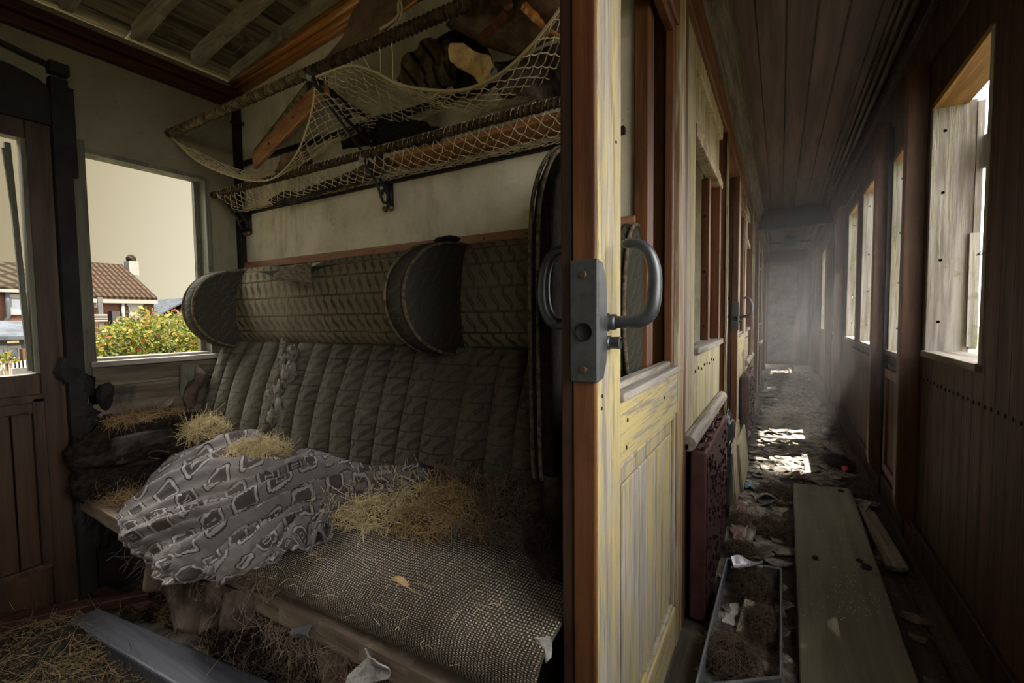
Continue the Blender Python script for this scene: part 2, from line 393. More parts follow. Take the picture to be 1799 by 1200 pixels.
M['finwood'] = wood('reddish_brown_fin', (0.23, 0.105, 0.055), (0.08, 0.035, 0.018), 'z', 1.0, 0.45, 0.35, wear=(0.16, 0.12, 0.055), spec=0.45)
M['black'] = plain('black_grimy_timber', (0.016, 0.014, 0.013), 0.75, 0, 0.3, 0.6, 12, 0.5, (0.004, 0.004, 0.004))
M['yellow'] = wood('yellow_painted_oak', (0.48, 0.455, 0.405), (0.22, 0.19, 0.145), 'z', 1.9, 0.62, 0.6, paint=(0.47, 0.385, 0.175), amt=0.36, var=0.08)
M['yellow_y'] = wood('yellow_painted_oak_rail', (0.50, 0.47, 0.41), (0.23, 0.19, 0.13), 'y', 1.8, 0.62, 0.6, paint=(0.48, 0.395, 0.175), amt=0.40, var=0.08)
M['ochre'] = wood('ochre_stained_oak', (0.42, 0.30, 0.17), (0.19, 0.11, 0.05), 'z', 1.0, 0.5, 0.4, paint=(0.47, 0.42, 0.28), amt=0.4, spec=0.4, var=0.15)
M['yellow_boards'] = wood('yellow_tongue_boards', (0.44, 0.41, 0.33), (0.20, 0.17, 0.11), 'z', 1.0, 0.65, 0.5, paint=(0.43, 0.39, 0.21), amt=0.5, grooves=('y', 0.075), var=0.1)
M['greywood_y'] = wood('bare_grey_sill', (0.42, 0.385, 0.335), (0.15, 0.125, 0.10), 'y', 1.2, 0.8, 0.7, var=0.2)
M['jamb'] = wood('weathered_jamb', (0.52, 0.49, 0.45), (0.17, 0.145, 0.125), 'z', 1.0, 0.75, 0.7, paint=(0.33, 0.315, 0.20), amt=0.10, wear=(0.16, 0.19, 0.055), var=0.25)
M['jamb_y'] = wood('ochre_lintel', (0.46, 0.27, 0.085), (0.19, 0.09, 0.03), 'y', 1.0, 0.6, 0.4, var=0.2)
M['ceil'] = wood('corridor_ceiling_boards', (0.17, 0.098, 0.07), (0.055, 0.030, 0.021), 'y', 0.7, 0.42, 0.35, grooves=('x', 0.115), wear=(0.05, 0.03, 0.022), spec=0.5)
M['cornice'] = wood('flaking_cornice', (0.22, 0.185, 0.14), (0.06, 0.045, 0.035), 'y', 1.6, 0.75, 0.8, wear=(0.08, 0.055, 0.04))
M['redtrim'] = wood('dark_red_moulding', (0.080, 0.024, 0.016), (0.028, 0.009, 0.007), 'y', 1.0, 0.5, 0.3)
M['orange'] = wood('orange_varnished_moulding', (0.62, 0.26, 0.05), (0.26, 0.085, 0.018), 'x', 1.0, 0.28, 0.25, spec=0.6)
M['rail_x'] = wood('pinkish_brown_rail', (0.40, 0.21, 0.125), (0.23, 0.105, 0.06), 'x', 1.0, 0.6, 0.3)
M['plank'] = wood('reddish_plank', (0.40, 0.185, 0.075), (0.18, 0.07, 0.028), 'x', 1.0, 0.5, 0.3)
M['seatboard'] = wood('worn_seat_board', (0.22, 0.165, 0.12), (0.07, 0.048, 0.032), 'x', 1.0, 0.8, 0.6, wear=(0.34, 0.31, 0.26))
M['oldboard_y'] = wood('rotten_wall_board', (0.22, 0.185, 0.135), (0.045, 0.034, 0.024), 'y', 0.8, 0.85, 0.7, wear=(0.025, 0.02, 0.015))
M['greenpost'] = wood('greenish_post', (0.20, 0.195, 0.145), (0.07, 0.066, 0.048), 'z', 0.7, 0.75, 0.4, wear=(0.04, 0.035, 0.025))
M['doorwood'] = wood('dark_door_wood', (0.07, 0.036, 0.018), (0.02, 0.010, 0.006), 'z', 0.9, 0.5, 0.35, wear=(0.05, 0.025, 0.014))
M['floorwood'] = wood('floor_boards', (0.17, 0.145, 0.115), (0.045, 0.036, 0.028), 'y', 0.8, 0.75, 0.6, grooves=('x', 0.14), wear=(0.05, 0.042, 0.035))
M['greyplank'] = wood('slate_grey_plank', (0.085, 0.09, 0.105), (0.03, 0.032, 0.04), 'x', 0.8, 0.55, 0.4, spec=0.4)
M['board_panel'] = wood('grimy_olive_panel', (0.25, 0.235, 0.165), (0.125, 0.115, 0.078), 'y', 0.5, 0.5, 0.3, wear=(0.19, 0.185, 0.15), spec=0.45)
M['iron'] = plain('black_cast_iron', (0.022, 0.021, 0.020), 0.5, 0.5, 0.5, 0.5, 30, 0.3)
M['steel'] = plain('dull_gunmetal', (0.115, 0.125, 0.13), 0.42, 0.65, 0.5, 0.45, 26, 0.22, (0.05, 0.05, 0.048))
M['steel2'] = plain('dull_gunmetal_handle', (0.10, 0.112, 0.12), 0.36, 0.6, 0.5, 0.4, 20, 0.12, (0.05, 0.048, 0.046))
M['brass'] = plain('tarnished_brass', (0.20, 0.135, 0.075), 0.45, 0.7, 0.5, 0.5, 60, 0.2)
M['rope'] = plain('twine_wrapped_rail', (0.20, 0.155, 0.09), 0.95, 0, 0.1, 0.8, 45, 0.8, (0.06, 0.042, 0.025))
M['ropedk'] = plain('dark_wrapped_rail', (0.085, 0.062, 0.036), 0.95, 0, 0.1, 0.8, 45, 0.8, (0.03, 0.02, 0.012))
M['net'] = strand_mat('net_cord', (0.42, 0.35, 0.20), (0.56, 0.47, 0.28), (0.30, 0.24, 0.13))
M['straw'] = strand_mat('golden_straw', (0.36, 0.285, 0.15), (0.58, 0.48, 0.28), (0.19, 0.135, 0.065))
M['strawbr'] = strand_mat('brown_straw', (0.20, 0.13, 0.062), (0.34, 0.24, 0.12), (0.09, 0.055, 0.03))
M['hair'] = strand_mat('dark_horsehair', (0.105, 0.076, 0.056), (0.235, 0.175, 0.13), (0.045, 0.032, 0.024))
M['floorstraw'] = strand_mat('dark_floor_straw', (0.12, 0.088, 0.042), (0.22, 0.165, 0.08), (0.05, 0.035, 0.02))
M['hairblk'] = strand_mat('black_horsehair', (0.030, 0.024, 0.020), (0.065, 0.052, 0.042), (0.014, 0.011, 0.009))
M['fibre'] = plain('matted_fibre', (0.07, 0.05, 0.032), 1.0, 0, 0.05, 0.8, 60, 1.0, (0.02, 0.014, 0.01))
M['fibreblk'] = plain('black_matted_fibre', (0.028, 0.022, 0.018), 1.0, 0, 0.05, 0.8, 60, 1.0, (0.01, 0.008, 0.006))
M['uph_roll'] = uphol('moquette_backrest', (0.098, 0.09, 0.067), (0.026, 0.023, 0.017), (0.17, 0.155, 0.115), 0.05, 0.05, 0.8, 0.65)
M['uph_head'] = uphol('moquette_headroll', (0.175, 0.15, 0.095), (0.042, 0.035, 0.023), (0.20, 0.175, 0.115), 0.042, 0.046, 0.9, 0.9)
M['uph_dark'] = uphol('moquette_dark_wing', (0.045, 0.042, 0.032), (0.085, 0.08, 0.055), (0.05, 0.048, 0.036), 0.046, 0.05, 0.6, 0.6)
M['velvet'] = plain('black_velvet', (0.022, 0.019, 0.016), 0.95, 0, 0.1, 0.5, 40, 0.6, (0.007, 0.006, 0.005))
M['piping'] = plain('frayed_piping', (0.16, 0.13, 0.085), 0.95, 0, 0.1, 0.8, 70, 0.8)
M['burlap'] = burlap_mat()
M['blanket'] = blanket_mat()
M['cloth_dk'] = plain('dusty_dark_cloth', (0.055, 0.05, 0.045), 0.95, 0, 0.1, 0.8, 14, 0.7, (0.018, 0.016, 0.014))
M['cloth_br'] = plain('brown_hanging_cloth', (0.10, 0.075, 0.06), 0.95, 0, 0.1, 0.8, 12, 0.7, (0.03, 0.022, 0.017))
M['foam'] = plain('yellowed_foam', (0.56, 0.40, 0.16), 0.95, 0, 0.1, 0.6, 22, 0.8, (0.30, 0.19, 0.07))
M['leather'] = plain('cracked_brown_leather', (0.15, 0.088, 0.040), 0.6, 0, 0.35, 0.8, 20, 0.8, (0.055, 0.03, 0.015))
M['fibreboard'] = plain('brown_fibreboard', (0.165, 0.11, 0.062), 0.85, 0, 0.2, 0.6, 8, 0.3, (0.07, 0.042, 0.022))
M['paper'] = plain('grubby_white_paper', (0.36, 0.35, 0.335), 0.9, 0, 0.1, 0.9, 26, 0.5, (0.16, 0.15, 0.14))
M['scrapdk'] = plain('blue_grey_scrap', (0.11, 0.115, 0.125), 0.85, 0, 0.1, 0.5, 30, 0.4)
M['white'] = plain('white_plastic', (0.70, 0.69, 0.64), 0.6, 0, 0.3, 0.25, 20, 0.2)
M['blue'] = plain('blue_foil', (0.16, 0.30, 0.46), 0.35, 0, 0.5, 0.3, 20, 0.2)
M['red'] = plain('red_scrap', (0.45, 0.03, 0.02), 0.7, 0, 0.3, 0.3, 30, 0.2)
M['pink'] = plain('pinkish_lino_scrap', (0.30, 0.17, 0.15), 0.85, 0, 0.2, 0.6, 14, 0.4)
M['leaf'] = plain('dry_leaf', (0.52, 0.34, 0.17), 0.8, 0, 0.2, 0.5, 60, 0.3)
M['zinc'] = plain('grey_zinc', (0.27, 0.285, 0.31), 0.5, 0.3, 0.4, 0.35, 10, 0.15)
M['strip'] = plain('rusty_white_strip', (0.52, 0.49, 0.42), 0.7, 0, 0.3, 1.0, 45, 0.3, (0.20, 0.10, 0.045))
M['flake'] = plain('curled_lino_flakes', (0.33, 0.30, 0.25), 0.7, 0, 0.35, 0.8, 16, 0.5, (0.06, 0.052, 0.045))
M['flakered'] = plain('maroon_paint_flakes', (0.11, 0.045, 0.042), 0.65, 0, 0.3, 0.7, 40, 0.4)
M['shard'] = plain('glass_shards', (0.75, 0.78, 0.80), 0.08, 0, 0.9, 0.1, 20, 0.0)
M['bluegrey'] = plain('blue_grey_paint', (0.26, 0.285, 0.28), 0.5, 0, 0.4, 0.7, 6, 0.3, (0.08, 0.085, 0.08))
M['greenpaint'] = plain('dark_green_paint', (0.035, 0.05, 0.042), 0.6, 0, 0.3, 0.6, 6, 0.3)
M['wire'] = plain('rusty_wire', (0.24, 0.22, 0.17), 0.6, 0.2, 0.4, 0.4, 30, 0.1)
M['bagblk'] = plain('black_bin_bag', (0.02, 0.021, 0.022), 0.25, 0, 0.6, 0.3, 10, 0.3)

def radiator_mat(perf):
    t = NT('maroon_radiator_grille' if perf else 'maroon_radiator_paint', 0.5, 0.4); co = t.coord()
    n = t.noise(co, 7, 7, 0.65); col = t.mix(t.rng(n, 0.35, 0.7), (0.098, 0.042, 0.040), (0.048, 0.019, 0.019))
    chips = t.rng(t.voro(t.map(co, (26, 26, 15)), 1.0), 0.18, 0.30, 1, 0)
    col = col if perf else t.mix(t.math('MULTIPLY', chips, t.rng(n, 0.55, 0.62)), col, (0.05, 0.02, 0.02))
    h = n
    if perf:
        m = t.map(co, (0.01, 150, 48)); d = t.noise(m, 1.0, 2, 0.5); slot = t.rng(d, 0.49, 0.55, 0, 1)
        col = t.mix(slot, col, (0.008, 0.004, 0.004)); h = t.math('SUBTRACT', t.math('MULTIPLY', n, 0.4), slot)
    t.col(col); t.bump(h, 0.9 if perf else 0.4, 0.006); return t.mat
M['radp'] = radiator_mat(True); M['rad'] = radiator_mat(False)

# ------------------------------------------------------------------ dimensions
XO = -2.14       # outer (window) wall, inner face
YS = 1.22        # bulkhead behind the seat
XR = 0.50        # corridor outer wall, inner face
XD = -0.25       # corridor face of the sliding door
ZC = 2.28        # corridor ceiling
YE = 10.7        # corridor end
YB = -0.72       # bulkhead behind the camera
def z_roof(x): return 2.045 + 0.20*(x-XO) - 0.045*(x-XO)**2

def wall_yz(mb, x0, x1, y0, y1, z0, z1, holes):
    hs = sorted(holes); y = y0
    for a, b, c, d in hs:
        if a > y: mb.box(x0, x1, y, a, z0, z1)
        mb.box(x0, x1, a, b, z0, c); mb.box(x0, x1, a, b, d, z1); y = b
    if y < y1: mb.box(x0, x1, y, y1, z0, z1)
    return mb

# ------------------------------------------------------------------ the setting: shell
mb = MB(); mb.box(XO-0.14, XR+0.12, -2.0, YE+0.1, -0.10, 0.0)
struct('floor', mb, M['floorwood'], 'dirty grey boarded floor of the carriage under the debris', 'floor')

# outer (left) wall with the doorway and the compartment windows
LW = [(-0.50, -0.08, 0.86, 1.60), (0.02, 0.60, 0.10, 1.80), (0.667, 1.075, 0.86, 1.605)]
LW2 = [(k+0.6, k+1.25, 0.86, 1.6) for k in (1.35, 3.3, 5.3, 7.3, 9.0)]
mb = wall_yz(MB(), XO-0.06, XO, -2.0, YE+0.1, 0.0, 2.06, LW+LW2)
struct('wall_left', mb, M['wall_olive'], 'olive painted outer wall above the compartment window', 'wall')
# lower dado boards under the window, rotten
mb = MB()
mb.box(XO, XO+0.018, 0.655, 1.21, 0.775, 0.835); mb.box(XO, XO+0.012, 0.64, 1.21, 0.62, 0.765); mb.box(XO, XO+0.014, 0.66, 1.215, 0.44, 0.615)
struct('trim_1', mb, M['oldboard_y'], 'rotten horizontal boards below the compartment window sill', 'boards', bevel=0.003)
mb = MB(); mb.box(XO, XO+0.010, 0.64, 1.21, 0.0, 0.435)  # black cover standing in for shade on the lower wall
struct('trim_16', mb, M['black'], 'black boards added as painted shade at the foot of the outer wall behind the bench end', 'boards')
# bulkhead behind the seat
mb = MB(); mb.box(XO, -0.30, YS, YS+0.05, 0.0, 2.34)
struct('wall_back', mb, M['wall_cream'], 'stained cream bulkhead wall above the bench seat', 'wall')
mb = MB(); mb.box(XO, -0.36, YB-0.05, YB, 0.0, 2.34)
struct('wall_front', mb, M['wall_cream'], 'cream bulkhead wall behind the photographer', 'wall')
for i, yb in enumerate((3.28, 5.3, 7.3, 9.0)):
    mb = MB(); mb.box(XO, -0.34, yb, yb+0.04, 0.0, 2.34)
    struct('wall_bulkhead' + ('' if i == 0 else '_%d' % (i+1)), mb, M['wall_cream'], 'cream bulkhead of the next compartments seen through the partition window', 'wall')
# compartment roof: boards on an arched line, rafters below
def roof_plank(mb, xa, xb, ya, yb, lift, th=0.018):
    za, zb = z_roof(xa)+lift, z_roof(xb)+lift
    mb.hexa([(xa, ya, za), (xb, ya, zb), (xb, yb, zb), (xa, yb, za), (xa, ya, za+th), (xb, ya, zb+th), (xb, yb, zb+th), (xa, yb, za+th)])
mb = MB(); x = XO-0.06; rr = random.Random(3)
while x < -0.28:
    w = rr.uniform(0.085, 0.11); y = -1.6
    while y < YE+0.1:
        ln = rr.uniform(0.7, 1.6); roof_plank(mb, x, min(x+w-0.004, -0.25), y, min(y+ln-0.004, YE+0.1), 0.05+rr.uniform(-0.003, 0.004)); y += ln
    x += w
mb.box(XO-0.06, -0.25, -1.6, YE+0.1, 2.36, 2.40)
struct('ceiling_compartment', mb, M['roof_board'], 'bare weathered roof boards over the compartment', 'ceiling')
for k, (yr, lab) in enumerate(((0.835, 'second pale rafter from the bulkhead, crossing the roof boards'), (1.035, 'pale rafter nearest the bulkhead of the two bare ones'), (0.635, 'rafter in the dark corner above the outer door'), (1.19, 'grey rafter running along the bulkhead above the orange moulding'), (0.40, 'rafter over the outer door'), (0.15, 'rafter over the photographer'), (-0.2, 'rafter behind the photographer'))):
    mb = MB(); w = 0.034
    xs = [XO+0.035+(1.86)*i/10 for i in range(11)]
    for a, b in zip(xs[:-1], xs[1:]):
        za, zb = z_roof(a), z_roof(b)
        mb.hexa([(a, yr-w/2, za), (b, yr-w/2, zb), (b, yr+w/2, zb), (a, yr+w/2, za), (a, yr-w/2, za+0.052), (b, yr-w/2, zb+0.052), (b, yr+w/2, zb+0.052), (a, yr+w/2, za+0.052)])
    struct('trim_rafter' + ('' if k == 0 else '_%d' % (k+1)), mb, M['rafter'], lab, 'rafter')
# mouldings
mb = MB(); mb.box(XO, XO+0.03, -0.7, YS, 1.945, 1.985); mb.box(XO, XO+0.05, -0.7, YS, 1.985, 2.02)
struct('trim_2', mb, M['redtrim'], 'dark red moulding along the top of the outer wall', 'moulding', bevel=0.006)
mb = MB()
mb.tube([(XO+0.02, YS-0.022, 2.03), (-0.34, YS-0.022, 2.19)], 0.012, 8); mb.tube([(XO+0.02, YS-0.030, 2.055), (-0.34, YS-0.030, 2.215)], 0.016, 8)
mb.bar((XO+0.02, YS-0.012, 2.015), (-0.34, YS-0.012, 2.175), 0.024, 0.018); mb.bar((XO+0.02, YS-0.015, 2.08), (-0.34, YS-0.015, 2.24), 0.03, 0.03)
struct('trim_3', mb, M['orange'], 'glossy orange moulding at the top of the bulkhead', 'moulding', smooth=True)
mb = MB(); mb.box(XO, XO+0.028, YS-0.028, YS, 0.0, 2.0)
struct('trim_4', mb, M['black'], 'black vertical strip in the corner of the compartment', 'moulding')
# posts between door and window
mb = MB(); mb.box(XO, XO+0.012, 0.628, 0.672, 0.70, 1.64)
struct('trim_5', mb, M['greenpost'], 'greenish post between the outer door and the window', 'post', bevel=0.003)
mb = MB(); mb.box(XO, XO+0.035, 0.585, 0.63, 0.0, 1.82)
for i in range(26):
    z = R.uniform(0.2, 0.85); y = R.uniform(0.59, 0.70); mb.blob((XO+0.02, y, z), (0.02, R.uniform(0.02, 0.04), R.uniform(0.03, 0.07)), 8, 6, 0.5, 5, i)
struct('trim_6', mb, M['black'], 'blackened post beside the outer door, crusted with dirt', 'post')

# compartment window (opening lined by bare frame)
wn = MB()
wn.box(XO-0.06, XO+0.012, 1.062, 1.082, 0.86, 1.605); wn.box(XO-0.06, XO+0.008, 0.660, 0.672, 0.86, 1.605); wn.box(XO-0.06, XO+0.010, 0.66, 1.082, 1.598, 1.615)
win1 = struct('window_1', wn, M['greenpost'], 'glassless compartment window looking out to brick houses', 'window')
sl = MB(); sl.box(XO-0.06, XO+0.03, 0.65, 1.20, 0.838, 0.858); sl.box(XO-0.07, XO-0.01, 0.66, 1.08, 0.856, 0.868)
sl.build('window_sill', M['greywood_y'], win1, bevel=0.004)
mb = MB(); mb.box(XO-0.065, XO-0.045, 1.045, 1.064, 0.86, 1.60); mb.build('window_frame', M['greenpost'], win1)

# outer door with drop window
d1 = thing('door_1', 'dark wooden outer door with a glassless window at the edge of the picture', 'door', (XO, 0.3, 0.02), kind='structure')
mb = MB()
mb.box(XO-0.045, XO+0.004, 0.525, 0.588, 0.02, 1.80); mb.box(XO-0.045, XO+0.004, 0.02, 0.10, 0.02, 1.80)
mb.box(XO-0.045, XO+0.004, 0.10, 0.525, 0.70, 0.83); mb.box(XO-0.045, XO+0.004, 0.10, 0.525, 0.02, 0.17); mb.box(XO-0.045, XO+0.004, 0.10, 0.525, 1.60, 1.80)
mb.build('door_frame', M['doorwood'], d1, bevel=0.004)
mb = MB()
for k in range(6): mb.box(XO-0.035, XO-0.012, 0.10+0.0708*k, 0.10+0.0708*(k+1)-0.004, 0.17, 0.70)
mb.box(XO-0.04, XO-0.034, 0.09, 0.53, 0.15, 0.72); mb.build('door_panel', M['doorwood'], d1, bevel=0.002)
mb = MB(); mb.box(XO-0.012, XO+0.010, 0.50, 0.530, 0.18, 0.75); mb.box(XO-0.012, XO+0.010, 0.10, 0.530, 0.735, 0.762); mb.box(XO-0.012, XO+0.008, 0.10, 0.530, 0.165, 0.185)
mb.build('door_moulding', M['doorwood'], d1, bevel=0.003)
mb = MB(); mb.box(XO-0.03, XO+0.008, 0.512, 0.524, 0.835, 1.6); mb.bar((XO-0.02, 0.508, 0.84), (XO-0.02, 0.488, 1.58), 0.012, 0.014); mb.bar((XO-0.02, 0.50, 1.2), (XO-0.015, 0.477, 1.56), 0.006, 0.006)
mb.build('window_frame', M['greenpost'], d1)
# arched black header and black strip at the door head
mb = MB()
arc = [(0.615, 1.70), (0.60, 1.76), (0.565, 1.80), (0.50, 1.82), (0.0, 1.85)]
mb.prism([(XO, y, z) for y, z in arc] + [(XO, 0.0, 1.66), (XO, 0.585, 1.66)], (0.02, 0, 0)); mb.box(XO, XO+0.03, 0.605, 0.645, 1.50, 1.80)
struct('trim_7', mb, M['black'], 'black curved header over the outer door', 'trim')
mb = MB(); mb.bar((XO+0.02, 0.2, 1.93), (XO+0.02, 0.60, 1.855), 0.012, 0.014); mb.box(XO, XO+0.04, 0.585, 0.635, 1.835, 1.870)
struct('trim_8', mb, M['iron'], 'black iron bar above the outer door', 'trim')
for n, (a, b) in enumerate([(0.57, 0.9)]): pass

# ------------------------------------------------------------------ corridor shell
RW = [(-1.2, -0.35, 0.84, 1.86), (0.10, 0.98, 0.84, 1.86), (1.83, 2.41, 0.845, 1.80), (2.66, 3.13, 0.80, 1.80), (3.58, 4.14, 0.80, 1.86), (4.42, 4.95, 0.80, 1.86),  # unseen second opening widened to let more light into the compartment
      (5.50, 6.05, 0.80, 1.80), (6.52, 7.05, 0.80, 1.86), (7.32, 7.86, 0.80, 1.86), (9.3, 9.86, 0.8, 1.86)]
mb = wall_yz(MB(), XR, XR+0.05, -2.0, YE+0.1, 0.0, 2.34, RW)
struct('wall_right', mb, M['darkwood'], 'dark stained boarded corridor wall with window openings', 'wall')
labs = ['window behind the photographer', 'unseen window beside the photographer, widened to let in more light', 'nearest corridor window with a weathered grey jamb', 'window of the narrow corridor door between two fins', 'third corridor window with yellow flaking jamb', 'fourth corridor window with a small wire hook',
        'window of the far corridor door', 'sixth corridor window, far down the wall', 'seventh corridor window, a bright slit far down', 'last corridor window before the end door']
for i, (a, b, c, d) in enumerate(RW):
    far, near = b, a
    mb = MB(); mb.box(XR-0.002, XR+0.125, far-0.006, far+0.02, c, d); mb.box(XR-0.002, XR+0.10, near-0.02, near+0.006, c, d)
    w = struct('window_%d' % (i+2), mb, M['jamb'], labs[i], 'window', bevel=0.002)
    mb = MB(); mb.box(XR-0.002, XR+0.10, near, far, d-0.012, d+0.01); mb.build('lintel', M['jamb_y'], w)
    mb = MB(); mb.box(XR-0.012, XR+0.11, near-0.01, far+0.012, c-0.018, c+0.006); mb.build('window_sill', M['greywood_y'], w, bevel=0.003)
    mb = MB()
    for z in (c+0.12, c+0.36, c+0.62, d-0.1): mb.lathe([(0.006, 0.0), (0.005, 0.004), (0.0, 0.005)][::-1], (XR+0.035, far-0.006, z), 'y', 8)
    mb.build('screw', M['iron'], w)
    if i == 2:
        mb = MB(); mb.box(XR+0.125, XR+0.145, far-0.01, far+0.02, 0.86, 1.79); mb.box(XR+0.145, XR+0.16, far-0.045, far, 1.54, 1.66); mb.bar((XR+0.13, far-0.012, 0.87), (XR+0.13, far-0.004, 1.3), 0.03, 0.02); mb.build('outer_stop', M['jamb'], w)
        mb = MB(); mb.tube([(XR+0.002, 1.80, 1.17), (XR-0.012, 1.805, 1.165), (XR-0.014, 1.83, 1.165), (XR-0.004, 1.835, 1.175)], 0.0016, 6); mb.build('window_hook', M['wire'], w, smooth=True)
    if i in (5, 8):
        mb = MB(); y = near-0.02; mb.tube([(XR-0.002, y-0.14, 1.12), (XR-0.014, y-0.02, 1.12), (XR-0.016, y+0.08, 1.115), (XR-0.012, y+0.12, 1.125), (XR-0.012, y+0.12, 1.14)], 0.003, 6); mb.build('window_hook', M['wire'], w, smooth=True)
# nail heads and a batten below the windows
mb = MB()
for k in range(70):
    y = 1.5+k*0.045
    mb.lathe([(0.0, -0.004), (0.006, -0.003), (0.006, 0.0)], (XR, y, 0.735+0.004*sin(k*3.1)), 'x', 7)
struct('trim_9', mb, M['iron'], 'row of nail heads below the corridor windows', 'nails')
# dark frieze above the windows and corner battens
mb = MB(); mb.box(XR-0.012, XR, -2.0, YE, 1.97, 2.02); mb.box(XR-0.03, XR, -2, YE, 2.17, 2.28)
struct('trim_10', mb, M['darkplain'], 'dark frieze board above the corridor windows', 'trim', bevel=0.004)
mb = MB()
for dy, dz, r in ((0.02, 2.235, 0.013), (0.05, 2.25, 0.011), (0.075, 2.262, 0.009)):
    mb.tube([(XR-0.035-dy, -1.9, dz)]+[(XR-0.035-dy+R.uniform(-.002, .002), y*0.4, dz+R.uniform(-0.004, 0.004)) for y in range(0, 26)]+[(XR-0.035-dy, YE, dz)], r, 7)
struct('trim_11', mb, M['cornice'], 'conduit and flaking cornice along the right edge of the corridor ceiling', 'cornice', smooth=True)
for k in range(6):
    pass
# skirting on the right
mb = MB(); mb.box(XR-0.014, XR, 1.0, YE, 0.0, 0.13)
struct('baseboard_right', mb, M['darkplain'], 'dark skirting board along the right corridor wall', 'baseboard', bevel=0.003)
# corridor ceiling
mb = MB(); mb.box(-0.26, XR+0.05, -2.0, YE+0.1, ZC, ZC+0.06)
struct('ceiling', mb, M['ceil'], 'dark varnished boarded corridor ceiling', 'ceiling')
mb = MB(); mb.box(-0.26, XR, 6.5, 6.62, 2.05, ZC)
struct('trim_12', mb, M['greenpaint'], 'dark green beam crossing the corridor ceiling', 'beam', bevel=0.006)
# left cornice along the partition head
mb = MB()
mb.prism([(-0.30, -2, 2.06), (-0.262, -2, 2.06), (-0.245, -2, 2.10), (-0.262, -2, 2.13), (-0.225, -2, 2.17), (-0.235, -2, 2.20), (-0.20, -2, 2.235), (-0.19, -2, ZC), (-0.30, -2, ZC)], (0, YE+2, 0))
struct('trim_13', mb, M['cornice'], 'flaking cornice along the left edge of the corridor ceiling', 'cornice', bevel=0.003)
mb = MB(); mb.box(-0.36, -0.245, 0.5, YE, 1.93, 2.06)
struct('trim_14', mb, M['mahog_y'], 'reddish brown header board above the sliding doors', 'trim', bevel=0.004)
mb = MB(); mb.box(-0.36, -0.26, -2.0, 0.5, 1.93, 2.06)
struct('trim_15', mb, M['mahog_y'], 'header board over the open doorway', 'trim')

# end wall with wired door
mb = MB(); mb.box(-0.36, XR+0.05, YE, YE+0.08, 0, 2.34)
struct('wall_end', mb, M['darkplain'], 'dark end wall of the corridor', 'wall')
ed = thing('door_2', 'blue grey end door of the corridor covered with wire netting', 'door', (0.0, YE, 0.0), kind='structure')
mb = MB(); mb.box(-0.215, 0.30, YE-0.04, YE, 0.07, 1.98); mb.build('door_panel', M['bluegrey'], ed, bevel=0.004)
mb = MB(); mb.box(0.28, 0.345, YE-0.05, YE, 0.02, 2.0); mb.box(-0.26, -0.215, YE-0.05, YE, 0.02, 2.0); mb.box(-0.26, 0.345, YE-0.05, YE, 1.97, 2.04); mb.box(-0.26, 0.345, YE-0.06, YE, 0.0, 0.07)
mb.build('door_frame', M['finwood'], ed, bevel=0.004)
mb = MB(); mb.box(-0.21, 0.28, YE-0.055, YE-0.04, 1.28, 1.31); mb.box(-0.21, 0.28, YE-0.055, YE-0.04, 0.88, 0.91); mb.box(-0.20, 0.26, YE-0.055, YE-0.04, 0.05, 0.09); mb.box(0.02, 0.035, YE-0.05, YE-0.04, 0.1, 0.88)
mb.build('door_bar', M['wire'], ed)
mb = MB(); s = 0.085
for iy in range(10):
    for ix in range(5):
        cx = -0.17+ix*s*1.0+(0.5*s if iy % 2 else 0); cz = 0.16+iy*s*0.87*1.0
        if cx > 0.27 or cz > 1.25: continue
        pts = [(cx+s*0.56*sin(pi/3*k), YE-0.045, cz+s*0.56*cos(pi/3*k)) for k in range(4)]
        mb.tube(pts, 0.0035, 4)
for ix in range(5):
    for iy in range(4):
        cx = -0.15+ix*s; cz = 0.98+iy*s*0.87; pts = [(cx+s*0.5*sin(pi/3*k), YE-0.046, cz+s*0.5*cos(pi/3*k)) for k in range(4)]; mb.tube(pts, 0.003, 4)
mb.build('wire_netting', M['wire'], ed)

# corridor wall behind the camera
mb = MB(); mb.box(-0.36, XR+0.05, -2.05, -2.0, 0, 2.34)
struct('wall_rear', mb, M['darkplain'], 'corridor end behind the photographer', 'wall')

